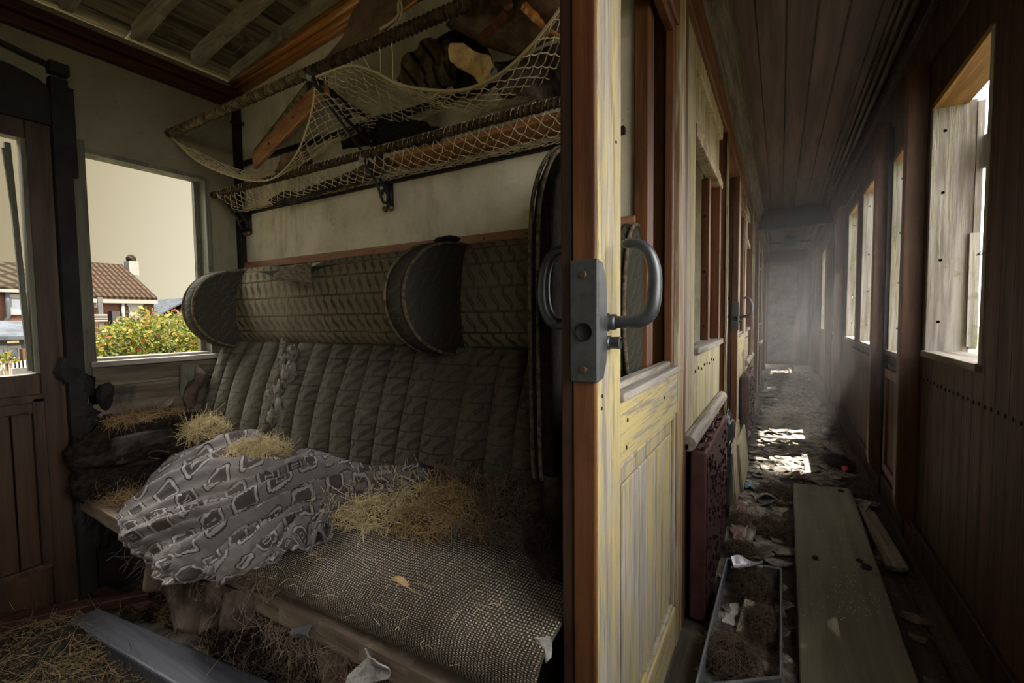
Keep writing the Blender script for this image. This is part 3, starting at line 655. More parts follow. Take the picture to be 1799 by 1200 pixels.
# partition between compartments and corridor
mb = MB()
mb.box(-0.34, -0.30, -2.0, -0.38, 0, 1.93)
struct('wall_partition', mb, M['darkplain'], 'partition beside the open doorway', 'wall')
def partition(y0, k):
    """fixed side panel of one compartment from y0: board, window, tongue boards below"""
    t = MB()
    t.box(-0.30, -0.26, y0, y0+0.19, 0.0, 1.93)
    o = struct('wall_partition_%d' % (k+2), t, M['yellow'], ('nearest' if k == 0 else 'second' if k == 1 else 'further') + ' yellow painted fixed partition board along the corridor', 'wall', bevel=0.003)
    ww = thing('window_partition_%d' % (k+1), ('nearest' if k == 0 else 'second' if k == 1 else 'further') + ' glassless partition window into a compartment', 'window', (-0.28, y0+0.5, 0.87), kind='structure')
    a, b = y0+0.19, y0+1.0
    m = MB(); m.box(-0.31, -0.262, a, b, 0.60, 0.86); m.box(-0.31, -0.262, a, b, 0.0, 0.60); m.build('tongue_boards', M['yellow_boards'], ww)
    m = MB(); m.box(-0.315, -0.245, a, b, 0.86, 0.885); m.build('window_sill', M['greywood_y'], ww, bevel=0.004)
    m = MB(); m.box(-0.30, -0.265, a, b, 1.66, 1.70); m.box(-0.305, -0.255, a, b, 1.62, 1.66); m.box(-0.30, -0.258, a, b, 1.86, 1.93); m.build('window_rail', M['ochre'], ww, bevel=0.006)
    m = MB(); m.box(-0.29, -0.275, a, b, 1.70, 1.86); m.build('top_panel', M['ochre'], ww)
    m = MB(); m.box(-0.30, -0.262, b-0.05, b, 0.885, 1.62); m.box(-0.32, -0.285, b-0.25, b-0.2, 0.885, 1.62); m.build('window_stile', M['mahog'], ww, bevel=0.003)
    m = MB()
    for z in (0.95, 1.2, 1.45):
        m.lathe([(0.0, 0.0), (0.006, -0.002), (0.006, 0.003)], (-0.305, b-0.25, z), 'y', 8)
    for q in range(8): m.lathe([(0.006, -0.001), (0.006, 0.003), (0, 0.004)], (-0.262, a+0.04+q*0.075, 0.80+0.006*sin(q*2.3)), 'x', 7)
    m.build('screw', M['iron'], ww)
    m = MB(); m.tube([(-0.245, y0-0.02, 0.60), (-0.245, y0+0.95, 0.60)], 0.026, 10); m.box(-0.262, -0.24, y0-0.02, y0+0.95, 0.578, 0.60); m.build('radiator_shelf', M['greywood_y'], ww, smooth=False, bevel=0.002)
for k, y0 in enumerate((1.52, 4.28, 7.04)): partition(y0, k)
def post(y, k, x0=-0.36, x1=-0.245, w=0.085):
    m = MB(); m.box(x0, x1, y, y+w, 0.0, 1.95)
    o = struct('trim_post_%d' % (k+1), m, M['mahog'], ['tall mahogany post beyond the nearest partition window', 'mahogany post in the middle of the corridor partition', 'mahogany post deep in the corridor', 'last mahogany post before the end door', 'mahogany post seen through the sliding door window', 'narrow post behind the sliding door', 'mahogany post past the second sliding door', 'far mahogany post', 'far mahogany post near the end'][k], 'post', bevel=0.003)
    if k in (4, 5): return o
    m = MB(); m.box(x1-0.004, x1+0.006, y-0.004, y+0.012, 0.0, 1.95); m.build('edge_bead', M['ochre'], o)
    return o
post(2.62, 0); post(5.42, 1); post(6.62, 2); post(8.3, 3)
post(YS-0.012, 4, -0.335, -0.298, 0.06); post(1.385, 5, -0.355, -0.297, 0.05); post(4.9, 6, -0.30, -0.235, 0.06); post(7.4, 7, -0.30, -0.235, 0.06); post(9.4, 8, -0.30, -0.225, 0.06)

# haze in the corridor
def haze():
    m = bpy.data.materials.new('dusty_air'); m.use_nodes = True; nt = m.node_tree; nt.nodes.clear()
    o = nt.nodes.new('ShaderNodeOutputMaterial'); s = nt.nodes.new('ShaderNodeVolumeScatter'); nt.links.new(s.outputs[0], o.inputs['Volume'])
    s.inputs['Density'].default_value = HAZE_DENSITY; s.inputs['Anisotropy'].default_value = 0.0; s.inputs['Color'].default_value = (1, 0.98, 0.96, 1)
    b = MB(); b.box(-0.185, XR-0.085, 2.0, YE-0.12, 0.16, 2.03)
    solo('dusty_air_haze', b, m, 'dusty haze lit by sunbeams along the corridor', 'haze', kind='stuff')
if HAZE_DENSITY > 0: haze()
# ------------------------------------------------------------------ sliding doors
def hsphere(mb, c, r, n=8): return mb.blob(c, (r, r, r), n, 5, 0.0)
def make_sliding_door(label, y_off):
    t = thing('sliding_door', label, 'door', (-0.27, 1.09+y_off, 0.02))
    Y = lambda y: y+y_off
    m = MB(); m.box(-0.286, XD, Y(0.70), Y(0.822), 0.02, 1.93); m.build('leading_stile', M['yellow'], t, bevel=0.004)
    m = MB(); m.box(-0.290, XD-0.001, Y(0.690), Y(0.6995), 0.02, 1.93); m.build('edge_strip', M['mahog'], t, bevel=0.003)
    m = MB(); m.box(-0.312, -0.292, Y(0.694), Y(0.76), 0.02, 1.93); m.build('rear_bead', M['darkplain'], t, bevel=0.003)
    m = MB(); m.box(-0.286, XD, Y(1.37), Y(1.455), 0.02, 1.93); m.build('trailing_stile', M['ochre'], t, bevel=0.004)
    m = MB(); m.box(-0.286, XD, Y(1.456), Y(1.495), 0.02, 1.93); m.build('rear_strip', M['mahog'], t, bevel=0.003)
    m = MB(); m.box(-0.286, XD-0.002, Y(0.822), Y(1.37), 0.722, 0.842); m.build('middle_rail', M['yellow_y'], t, bevel=0.004)
    m = MB(); m.box(-0.286, XD-0.002, Y(0.822), Y(1.37), 0.02, 0.145); m.build('bottom_rail', M['yellow_y'], t, bevel=0.004)
    m = MB(); m.box(-0.286, XD-0.002, Y(0.822), Y(1.37), 1.80, 1.93); m.build('top_rail', M['mahog_y'], t, bevel=0.004)
    m = MB(); m.box(-0.292, XD+0.006, Y(0.822), Y(1.37), 0.842, 0.858); m.box(-0.290, XD-0.016, Y(0.822), Y(1.37), 0.858, 0.872); m.build('window_sill', M['greywood_y'], t, bevel=0.003)
    m = MB(); m.box(-0.284, -0.262, Y(1.338), Y(1.37), 0.86, 1.80); m.box(-0.280, -0.262, Y(0.822), Y(0.832), 0.86, 1.80); m.box(-0.284, -0.262, Y(0.83), Y(1.34), 1.775, 1.80); m.build('glazing_bead', M['mahog'], t, bevel=0.003)
    # panel with a sunk margin and raised field
    m = MB(); a, b, c, d = Y(0.822), Y(1.37), 0.145, 0.722
    m.box(-0.284, -0.266, a, b, c, d); m.box(-0.266, -0.259, a+0.042, b-0.042, c+0.05, d-0.05); m.build('panel', M['yellow'], t, bevel=0.006)
    m = MB(); w = 0.016
    for q in ((a, a+w, c, d), (b-w, b, c, d), (a+w, b-w, c, c+w), (a+w, b-w, d-w, d)): m.box(-0.268, XD-0.006, *q)
    m.build('panel_moulding', M['yellow'], t, bevel=0.006)
    # lock case wrapped round the edge
    lk = MB(); z0, z1 = 0.896, 1.090
    lk.box(-0.2915, -0.246, Y(0.684), Y(0.690), z0, z1)
    lk.prism([(-0.2495, Y(0.688), z0), (-0.2495, Y(0.712), z0+0.004), (-0.2495, Y(0.728), z0+0.03), (-0.2495, Y(0.733), z0+0.10), (-0.2495, Y(0.726), z0+0.165), (-0.2495, Y(0.710), z1-0.004), (-0.2495, Y(0.688), z1)], (0.0045, 0, 0))
    l = lk.build('lock_plate', M['steel'], t, bevel=0.0022)
    m = MB(); m.lathe([(0.0150, 0.0), (0.0150, -0.002), (0.0135, -0.0025), (0.0125, -0.0003)], (-0.2675, Y(0.6836), 0.976), 'y', 20); m.build('key_hole', M['black'], l, smooth=True)
    for z in (1.066, 0.916):
        m = MB(); m.lathe([(0.0062, 0.0), (0.0062, -0.0012), (0.0045, -0.002), (0.0, -0.002)][::-1], (-0.269, Y(0.684), z), 'y', 14); m.box(-0.2735, -0.2645, Y(0.6815), Y(0.6825), z-0.0007, z+0.0007); m.build('screw', M['brass'], l)
    # handles
    def dh(pts, s):
        P = catmull([Vector(at(px, py, 'y', 0.745)) + Vector((0, y_off, 0)) for px, py in pts], 8)
        m = MB(); n = len(P); rr = [(0.0105 if i < n*0.2 else lerp(0.0118, 0.0075, max(0, (i/n-0.45)/0.55))) for i in range(n)]
        m.tube(P, rr, 14); hsphere(m, P[-1], 0.0078, 12)
        h = m.build('handle', M['steel2'], t, smooth=True); return h, P
    h, P = dh([(1060, 566), (1090, 566), (1122, 564), (1143, 548), (1150, 510), (1149, 470), (1137, 440), (1118, 428), (1100, 428)], 1)
    m = MB(); c = P[0]; m.lathe([(0.0155, -0.002), (0.0155, 0.005), (0.013, 0.007), (0.0135, 0.013), (0.0125, 0.018)], (c.x+0.004, c.y, c.z), 'x', 18); m.build('collar', M['steel'], h, smooth=True)
    h2, P2 = dh([(1010, 568), (985, 570), (968, 562), (957, 535), (956, 495), (963, 460), (978, 442), (1000, 437)], -1)
    m = MB(); c = at(1066, 602, 'y', 0.745)+Vector((0, y_off, 0)); m.lathe([(0.012, -0.004), (0.012, 0.004), (0.010, 0.006), (0.0105, 0.022), (0.0085, 0.023), (0.008, 0.020)], (XD, c.y, c.z), 'x', 18); m.box(XD+0.0195, XD+0.0215, c.y-0.0012, c.y+0.0012, c.z-0.008, c.z+0.008)
    m.build('turn_knob', M['steel'], t, smooth=False)
    m = MB()
    for (yy, zz) in ((0.87, 0.80), (1.20, 0.792), (0.862, 0.748)): m.lathe([(0.0045, 0.0), (0.0045, 0.0012), (0.0, 0.0014)], (XD-0.002, Y(yy), zz), 'x', 8)
    for (yy, zz) in ((0.715, 0.85), (0.718, 0.87), (0.79, 1.3)): m.lathe([(0.003, 0.0), (0.003, 0.0012), (0.0, 0.0014)], (XD, Y(yy), zz), 'x', 8)
    m.build('nail_hole', M['black'], t)
    return t
door_a = make_sliding_door('weathered yellow and brown sliding door with a big lock case, standing open in the foreground', 0.0)
door_b = copy_tree(door_a); door_b.location = door_b.location + Vector((0, 2.80, 0)); door_b['label'] = 'second sliding door farther down the corridor, behind the nearest radiator, with a matching handle'
door_b['group'] = 'sliding compartment doors'; door_a['group'] = 'sliding compartment doors'

# ------------------------------------------------------------------ the bench seat
seat = thing('bench_seat', 'torn moquette bench seat with ribbed backrest, head roll and round headrest wings', 'seat', (-1.25, 0.9, 0.0))
m = MB(); n = 14
top = [0.392, 0.385, 0.377, 0.372, 0.368, 0.364, 0.362, 0.362, 0.363, 0.365, 0.368, 0.368, 0.366, 0.364, 0.362]
for i in range(n):
    a = lerp(XO+0.01, -0.315, i/n); b = lerp(XO+0.01, -0.315, (i+1)/n); za, zb = top[i], top[i+1]
    m.hexa([(a, 0.595, za-0.045), (b, 0.595, zb-0.045), (b, 0.635, zb-0.045), (a, 0.635, za-0.045), (a, 0.595, za), (b, 0.595, zb), (b, 0.635, zb), (a, 0.635, za)])
m.build('front_board', M['seatboard'], seat)
m = MB(); m.box(XO+0.01, -0.37, 0.635, 1.19, 0.315, 0.345); m.build('seat_deck', M['black'], seat)
for x in (at(565, 1130, 'y', 0.62).x, -0.50):
    m = MB(); m.lathe([(0.030, 0.0), (0.034, 0.02), (0.026, 0.05), (0.030, 0.10), (0.036, 0.165), (0.036, 0.18), (0.027, 0.195), (0.036, 0.215), (0.038, 0.26), (0.038, 0.315)], (x, 0.655, 0.0), 'z', 18); m.build('leg', M['seatboard'], seat, smooth=True)
# burlap cushion
cp = catmull([(0, 0.628, 0.372), (0, 0.600, 0.392), (0, 0.594, 0.43), (0, 0.625, 0.468), (0, 0.72, 0.488), (0, 0.86, 0.487), (0, 1.02, 0.470)], 8)
XC0, XC1 = -1.16, -0.315
def cushion(u, v):
    x = lerp(XC0, XC1, u); k = v*(len(cp)-1); i = min(int(k), len(cp)-2); p = cp[i].lerp(cp[i+1], k-i)
    d = 0.016*nz((x*3.5, p.y*3.5, 0), 1, 3)+0.008*nz((x*9, p.y*9, p.z*9), 1, 8)
    edge = -0.05*max(0, 1-u/0.12)**2
    sag = -0.03*exp(-((x+1.0)/0.12)**2)*(1-v)
    return (x, p.y-0.5*d, p.z+d+edge*(0.6 if v > 0.3 else 0)+sag*0.4)
m = MB(); m.grid(84, 48, cushion, lambda u, v: (u*0.85, v*0.60), back=0.006); m.build('burlap_cushion', M['burlap'], seat, smooth=True)
# bare stuffing of the left half of the seat
m = MB(); m.grid(60, 24, lambda u, v: (lerp(XO+0.03, XC0+0.06, u), lerp(0.615, 1.05, v), 0.345+0.075*(sin(pi*min(1, v*1.15+0.08))**0.5)*(0.62+0.38*u)+0.02*nz((u*14, v*6, 0), 1, 5)), None, back=0.02); m.build('seat_stuffing', M['fibre'], seat, smooth=True)
# ribbed backrest
seam_px = [444, 473, 502, 530, 561, 592, 627, 663, 700, 740, 777, 834, 886, 932]
sx = [at(p, 608, 'y', 1.12).x for p in seam_px]; sx = [-2.09, -2.005]+sx+[-0.50, -0.42]
m = MB(); NV = 30
for q in range(len(sx)-1):
    a, b = sx[q], sx[q+1]; torn = 4 <= q <= 5
    def rib(u, v, a=a, b=b, q=q, torn=torn):
        x = lerp(a, b, u); z = lerp(0.915, 0.43, v); y = lerp(1.125, 0.985, v**0.9) - 0.02*sin(pi*v)
        s = sqrt(max(0.0, 1-(2*u-1)**2)); y -= 0.042*s
        y -= 0.007*nz((x*6, z*6, q), 1, q)*s
        if torn: y += 0.016*abs(nz((x*16, z*13, 0), 1, 2))*s+0.010*nz((x*40, z*40, 1), 1)*s
        if v > 0.86: y += 0.05*((v-0.86)/0.14)**2
        return (x+0.006*nz((z*5, q, 0), 1), y, z)
    m.grid(10, NV, rib, lambda u, v, a=a, b=b: (lerp(a, b, u), 0.5-v*0.5))
m.keep = True
bk = m.build('ribbed_backrest', M['uph_roll'], seat, smooth=True)
m = MB(); m.box(XO+0.02, -0.40, 1.13, 1.20, 0.36, 1.20); m.build('back_board', M['black'], seat)
# stuffing pushing through the torn ribs
m = MB(); rr = random.Random(5)
pp = [(498, 640), (505, 660), (495, 690), (512, 655), (488, 700), (490, 720), (500, 620), (480, 735), (515, 625), (478, 700)]
for i, (px, py) in enumerate(pp):
    z = at(px, py, 'y', 1.06).z; y = lerp(1.075, 0.945, min(1, (0.915-z)/0.45)); c = at(px, py, 'y', y); m.blob(c, (0.030, 0.014, 0.040), 12, 9, 0.7, 3, i*1.3)
m.build('bulging_stuffing', plain('grey_wadding', (0.17, 0.15, 0.125), 0.95, 0, 0.1, 0.8, 40, 0.9), seat, smooth=True)
# head roll
hp = catmull([(0, 1.20, 1.232), (0, 1.15, 1.222), (0, 1.108, 1.16), (0, 1.090, 1.06), (0, 1.098, 0.965), (0, 1.125, 0.905), (0, 1.185, 0.893)], 6)
def hroll(u, v):
    x = lerp(XO+0.03, -0.40, u); k = v*(len(hp)-1); i = min(int(k), len(hp)-2); p = hp[i].lerp(hp[i+1], k-i)
    w = 0.006*nz((x*5, p.z*4, 0), 1, 1)+0.004*sin(x*46+2*sin(x*9))*max(0, 1-abs(p.z-0.98)/0.09)*(1 if x < -1.1 else 0.2)
    sag = -0.025*exp(-((x+1.66)/0.13)**2) if p.z > 1.17 else 0
    return (x, p.y+w+(-sag)*0.6, p.z+w*0.3+sag)
m = MB(); m.grid(120, 30, hroll, lambda u, v: (u*1.71, v*0.40)); m.keep = True; m.build('head_roll', M['uph_head'], seat, smooth=True)
m = MB(); c = at(525, 500, 'y', 1.09)
m.grid(10, 6, lambda u, v: (c.x-0.115+0.23*u, 1.082-0.022*u*u-0.02*v*(1-u)-0.01*nz((u*4, v*4, 0), 1), 1.185+0.02*u-0.085*v*(0.25+0.75*u)+0.01*nz((u*6, v*3, 2), 1)), lambda u, v: (0.3+u*0.2, v*0.1), back=0.003); m.build('torn_flap', M['uph_head'], seat, smooth=True)
def wing(x0, x1, yb, yt, z0, z1, mats, name='headrest_wing', pipe=True):
    zc, hz = (z0+z1)/2, (z1-z0)/2
    def ring(k, x):
        out = []
        for i in range(40):
            a = -pi/2+pi*i/39; cy = abs(cos(a))**0.8; sz = sin(a)
            out.append((x, yb-(yb-yt)*cy*k, zc+hz*sz*(k if k < 1 else 1)))
        return out
    lay = [(0.02, x0+0.012), (0.75, x0), (0.95, x0+0.012), (1.0, x0+0.032), (1.0, x1-0.03), (0.96, x1-0.010), (0.80, x1-0.001), (0.5, x1+0.004), (0.02, x1+0.006)]
    rings = [ring(*l) for l in lay]
    def fn(u, v):
        i = round(v*(len(lay)-1)); j = round(u*39); p = Vector(rings[i][j]); return p+Vector((0.004*nz(p, 9, 1), 0.004*nz(p, 9, 5), 0))
    m = MB(); m.grid(39, len(lay)-1, fn, None)
    l = m
    for fi in range(len(m.f)):
        pts = [m.v[i] for i in m.f[fi]]; m.uv[fi] = [(p.y*0.95+p.x*0.6, p.z-0.35*p.y) for p in pts]
    o = m.build(name, mats, seat, smooth=True)
    if pipe:
        m = MB(); m.tube([Vector(p)+Vector((0.002, 0, 0)) for p in ring(0.975, x1-0.012)], 0.0055, 7)
        m.tube([Vector(p) for p in ring(0.985, x0+0.018)], 0.005, 7); m.build('piping', M['piping'], o, smooth=True)
    return o
wing(-2.085, -1.985, 1.15, 0.925, 0.885, 1.215, M['uph_dark'])
wm = wing(-0.905, -0.815, 1.15, 0.862, 0.888, 1.225, M['uph_dark'])
m = MB(); c = at(790, 434, 'y', 1.10); m.blob((c.x, 1.09, 1.232), (0.045, 0.03, 0.010), 14, 8, 0.3, 3, 4); m.build('stitched_tab', M['velvet'], wm, smooth=True)
wing(-0.372, -0.306, 1.18, 1.055, 0.80, 1.235, M['uph_dark'])
# upholstered end board of the seat
prof = [(0.835, 0.672), (0.822, 0.70), (0.815, 0.95), (0.820, 1.18), (0.845, 1.27), (0.90, 1.34), (0.98, 1.385), (1.10, 1.40), (1.18, 1.40), (1.18, 0.672)]
m = MB(); m.prism([(-0.432, y, z) for y, z in prof], (0.045, 0, 0)); eb = m.build('end_board', M['velvet'], seat, bevel=0.006)
for x in (-0.432, -0.415):
    m = MB(); m.tube([(x, y-0.003, z) for y, z in [tuple(p)[:2] for p in catmull([(a, b, 0) for a, b in prof[:9]], 4)]], 0.0045, 7); m.build('piping', M['piping'], eb, smooth=True)
# frayed cloth hanging below the front board at the left
m = MB(); P0 = [(252, 930), (290, 1005), (340, 1020), (385, 1022), (440, 1045)]; 
A = catmull([at(px, py, 'y', 0.588) for px, py in P0], 8)
def hang(u, v):
    k = u*(len(A)-1); i = min(int(k), len(A)-2); p = A[i].lerp(A[i+1], k-i); ln = 0.17*(0.55+0.45*sin(pi*u))*(0.8+0.5*nz((u*7, 0, 0), 1, 3))
    return (p.x+0.02*v*nz((u*5, v, 0), 1), p.y+0.028*sin(u*26+1.5*sin(u*9))*(0.3+0.7*v)*0.7-0.01*v, p.z-ln*v)
m.grid(70, 14, hang, None, back=0.003); m.build('hanging_cloth', M['cloth_br'], seat, smooth=True)
# rail above the seat
m = MB(); m.box(XO+0.03, -0.33, 1.203, YS+0.001, 1.232, 1.262)
rl = struct('trim_rail', m, M['rail_x'], 'pinkish brown rail with screws above the head roll', 'rail', bevel=0.003)
m = MB()
for px, py in ((580, 457), (657, 444), (747, 432), (850, 417), (925, 408)):
    c = at(px, py, 'y', 1.203); m = MB(); m.lathe([(0.0045, 0.001), (0.0045, -0.002), (0.0, -0.003)], (c.x, 1.203, 1.247), 'y', 10); m.build('screw', M['brass'], rl)

# ------------------------------------------------------------------ printed blanket
rows = [[(300, 800, .82), (438, 757, .97), (505, 797, .945), (560, 797, .955), (655, 822, .945), (752, 818, .94)],
        [(262, 846, .735), (395, 795, .845), (490, 818, .865), (560, 822, .88), (650, 842, .88), (755, 834, .905)],
        [(232, 886, .668), (345, 845, .715), (450, 852, .745), (545, 852, .79), (625, 862, .82), (722, 860, .865)],
        [(208, 908, .605), (300, 910, .625), (390, 922, .64), (480, 912, .69), (562, 892, .755), (625, 880, .80)],
        [(212, 932, .572), (262, 968, .572), (350, 988, .568), (440, 978, .585), (520, 935, .655), (582, 912, .735)],
        [(236, 962, .570), (288, 1003, .566), (375, 1017, .566), (455, 1003, .57), (535, 968, .625), (580, 948, .69)]]
BP = [[at(a, b, 'y', c) for a, b, c in r] for r in rows]
def spl(P, t):
    n = len(P)-1; k = min(t*n, n-1e-6); i = int(k); f = k-i
    p0 = P[max(i-1, 0)]; p1 = P[i]; p2 = P[i+1]; p3 = P[min(i+2, n)]
    return 0.5*((2*p1)+(p2-p0)*f+(2*p0-5*p1+4*p2-p3)*f*f+(3*p1-p0-3*p2+p3)*f**3)
def bl0(u, v): return spl([spl(r, u) for r in BP], v)
def blk(u, v):
    p = bl0(u, v); e = 0.01
    a = bl0(min(u+e, 1), v)-bl0(max(u-e, 0), v); b = bl0(u, min(v+e, 1))-bl0(u, max(v-e, 0)); nn = a.cross(b)
    nn = nn.normalized() if nn.length > 1e-9 else Vector((0, 0, 1))
    if nn.z < -0.2 or (abs(nn.z) <= 0.2 and nn.y > 0): nn = -nn
    th = atan2(v*0.62+0.10, 1.10-u); w = th*5.6+0.5*nz((u*3, v*3, 0), 1, 2)
    amp = min(1.0, 0.45+0.7*(1.1-u)); fold = ((1-abs(sin(pi*w)))**1.5*0.038+(1-abs(sin(pi*(w*2.3+0.3+0.8*u))))**2*0.016)*amp+(1-abs(sin(pi*(w*4.9+1.7*u+0.8*nz((u*6, v*6, 0), 1)))))**3*0.012*amp
    if v > 0.72: fold += 0.012*sin(u*34+3*sin(u*7)+v*3)*(v-0.72)/0.28
    fold += 0.010*nz((u*13, v*13, 0), 1, 7)+0.004*nz((u*34, v*34, 0), 1, 9)
    fold *= min(1, 0.35+v*3)*min(1, 0.25+u*5)
    return p+nn*fold
def bl_uv(u, v): return (u*1.25, v*0.72)
m = MB(); m.grid(150, 110, blk, bl_uv, back=0.003); m.keep = True
blanket = solo('blanket', m, M['blanket'], 'crumpled grey cotton blanket printed with pale links, spread over the left of the bench', 'blanket', smooth=True)
m = MB(); c = at(528, 925, 'y', 0.70)
pp = [(492, 905), (520, 898), (552, 920), (578, 945), (545, 962), (505, 950), (478, 930)]
def corner(u, v):
    a = 2*pi*u; k = u*len(pp); i = int(k) % len(pp); j = (i+1) % len(pp); f = k-int(k)
    q = (lerp(pp[i][0], pp[j][0], f), lerp(pp[i][1], pp[j][1], f)); px, py = lerp(525, q[0], v), lerp(928, q[1], v)
    p = at(px, py, 'y', lerp(0.70, 0.70+0.05*(-0.5+(945-py)/60), 1)); return p+Vector((0, -0.014*sin(a*2.5+v*5)*v-0.012*(1-v)+0.008*nz((px*.05, py*.05, 0), 1), 0.006*nz((px*.06, py*.06, 3), 1)))
m.grid(48, 12, corner, lambda u, v: (0.9+0.13*v*cos(2*pi*u), 0.6+0.13*v*sin(2*pi*u)), back=0.003); m.keep = True
cf = m.build('folded_corner', M['blanket'], blanket, smooth=True)

# ------------------------------------------------------------------ straw, hair and scraps
def strands(mb, lumps, n, L=(0.04, 0.10), r=0.0009, seed=1, zmin=None, loose=0.25, seg=4, pref=None):
    n = int(n*1.5); r = r*0.68; L = (L[0]*0.7, L[1]*0.75)
    rr = random.Random(seed); wsum = sum(l[1][0]*l[1][1]+0.0001 for l in lumps)
    for _ in range(n):
        q = rr.random()*wsum; k = 0
        while k < len(lumps)-1 and q > lumps[k][1][0]*lumps[k][1][1]+0.0001: q -= lumps[k][1][0]*lumps[k][1][1]+0.0001; k += 1
        c, rad = lumps[k]
        a = rr.uniform(0, 2*pi); h = rr.uniform(-0.25, 1); s = sqrt(max(0, 1-h*h)); f = rr.uniform(0.8, 1.02+loose*rr.random())
        p = Vector((c[0]+rad[0]*s*cos(a)*f, c[1]+rad[1]*s*sin(a)*f, c[2]+rad[2]*h*f))
        nn = Vector((s*cos(a)/rad[0], s*sin(a)/rad[1], h/rad[2])).normalized()
        d = Vector((rr.gauss(0, 1), rr.gauss(0, 1), rr.gauss(0, 0.6)))
        if pref: d = d+Vector(pref)*rr.uniform(0, 1.5)
        d = d-nn*d.dot(nn)*0.8
        if d.length < 1e-6: continue
        d.normalize(); ln = rr.uniform(*L)/seg; cu = Vector((rr.gauss(0, 1), rr.gauss(0, 1), rr.gauss(0, 1)))*0.6; pts = [p]
        for i in range(seg):
            d = (d+cu*0.35-nn*0.22+Vector((rr.gauss(0, 1), rr.gauss(0, 1), rr.gauss(0, 1)))*0.16).normalized(); p = p+d*ln
            if zmin is not None and p.z < zmin: p.z = zmin+r
            pts.append(p)
        mb.tube(pts, r*rr.uniform(0.6, 1.3), 3, caps=False)
def clump(label, lumps, n, mat, core, name='straw_clump', cat='straw', group=None, seed=1, **k):
    m = MB()
    for i, (c, rad) in enumerate(lumps): m.blob(c, (rad[0]*0.86, rad[1]*0.86, rad[2]*0.82), 16, 10, 0.35, 4, seed+i)
    m.m = 1; strands(m, lumps, n, seed=seed, **k)
    m.keep = True
    return solo(name, m, [core, mat], label, cat, group)
def pt(px, py, ax, v): return tuple(at(px, py, ax, v))
G1 = 'clumps of straw on the bench'
c = at(365, 752, 'y', 0.93); clump('golden straw clump at the foot of the backrest by the window', [((c.x, c.y, c.z-0.01), (0.10, 0.06, 0.045))], 800, M['straw'], M['fibre'], group=G1, seed=11, L=(0.05, 0.13), r=0.0010)
c = at(452, 800, 'y', 0.87); clump('loaf of golden straw resting on the printed blanket', [((c.x, c.y, c.z), (0.115, 0.07, 0.045)), ((c.x+0.05, c.y+0.01, c.z+0.008), (0.07, 0.06, 0.04))], 1700, M['straw'], M['fibre'], group=G1, seed=12, L=(0.04, 0.10), r=0.0009)
L = [((*pt(620, 905, 'y', 0.80),), (0.11, 0.06, 0.040)), ((*pt(680, 900, 'y', 0.83),), (0.10, 0.07, 0.048)), ((*pt(730, 880, 'y', 0.88),), (0.08, 0.06, 0.048))]
clump('long yellow straw heap between the blanket and the burlap', L, 2400, M['straw'], M['fibre'], group=G1, seed=13, L=(0.05, 0.13), r=0.0010)
L = [((*pt(800, 880, 'y', 0.90),), (0.09, 0.07, 0.042)), ((*pt(745, 915, 'y', 0.82),), (0.08, 0.05, 0.025)), ((*pt(835, 905, 'y', 0.90),), (0.08, 0.05, 0.03))]
clump('browner straw heap right of the yellow one, with dark scraps in it', L, 1900, M['strawbr'], M['fibre'], group=G1, seed=14, L=(0.05, 0.12), r=0.0009)
L = [((*pt(893, 868, 'y', 0.93),), (0.045, 0.045, 0.05)), ((*pt(885, 905, 'y', 0.92),), (0.055, 0.05, 0.05)), ((*pt(880, 935, 'y', 0.90),), (0.08, 0.05, 0.04))]
clump('upright tuft of dark reddish horsehair before the backrest', L, 2200, M['hair'], M['fibreblk'], 'horsehair_tuft', 'horsehair', 'horsehair tufts on the bench', 15, L=(0.04, 0.09), r=0.0006)
L = [((*pt(965, 965, 'y', 0.88),), (0.05, 0.05, 0.055)), ((*pt(985, 1000, 'y', 0.84),), (0.05, 0.05, 0.04))]
clump('black horsehair tuft at the right end of the burlap', L, 1200, M['hairblk'], M['fibreblk'], 'horsehair_tuft', 'horsehair', 'horsehair tufts on the bench', 16, L=(0.04, 0.09), r=0.0006)
L = [((*pt(505, 1000, 'y', 0.66),), (0.09, 0.05, 0.05)), ((*pt(480, 1015, 'y', 0.62),), (0.06, 0.03, 0.03))]
clump('dark horsehair tuft spilling out beside the burlap at the front board', L, 1400, M['hair'], M['fibreblk'], 'horsehair_tuft', 'horsehair', 'horsehair tufts on the bench', 17, L=(0.04, 0.10), r=0.0007)
L = [((*pt(780, 845, 'y', 0.94),), (0.08, 0.04, 0.035)), ((*pt(830, 855, 'y', 0.94),), (0.06, 0.04, 0.03))]
clump('low horsehair tuft along the bottom of the backrest', L, 900, M['hair'], M['fibreblk'], 'horsehair_tuft', 'horsehair', 'horsehair tufts on the bench', 18, L=(0.03, 0.08), r=0.0006)
L = [((*pt(205, 872, 'y', 0.66),), (0.11, 0.05, 0.025)), ((*pt(250, 862, 'y', 0.74),), (0.08, 0.06, 0.03))]
clump('thin straw strewn over the left end of the front board', L, 900, M['strawbr'], M['fibre'], group=G1, seed=19, L=(0.04, 0.10), r=0.0008)
L = [((*pt(235, 738, 'x', -2.07),), (0.04, 0.08, 0.02)), ((*pt(275, 730, 'x', -2.07),), (0.04, 0.08, 0.02)), ((*pt(210, 742, 'x', -2.07),), (0.04, 0.04, 0.018))]
clump('brown straw on the ledge below the window boards', L, 900, M['strawbr'], M['fibre'], group=G1, seed=20, L=(0.03, 0.09), r=0.0008)
L = [((*pt(310, 795, 'y', 0.92),), (0.09, 0.07, 0.04)), ((*pt(350, 772, 'y', 0.95),), (0.08, 0.05, 0.03))]
clump('matted brown fibre showing above the blanket edge', L, 900, M['strawbr'], M['fibre'], 'fibre_mat', 'fibre', seed=21, L=(0.02, 0.05), r=0.0006)
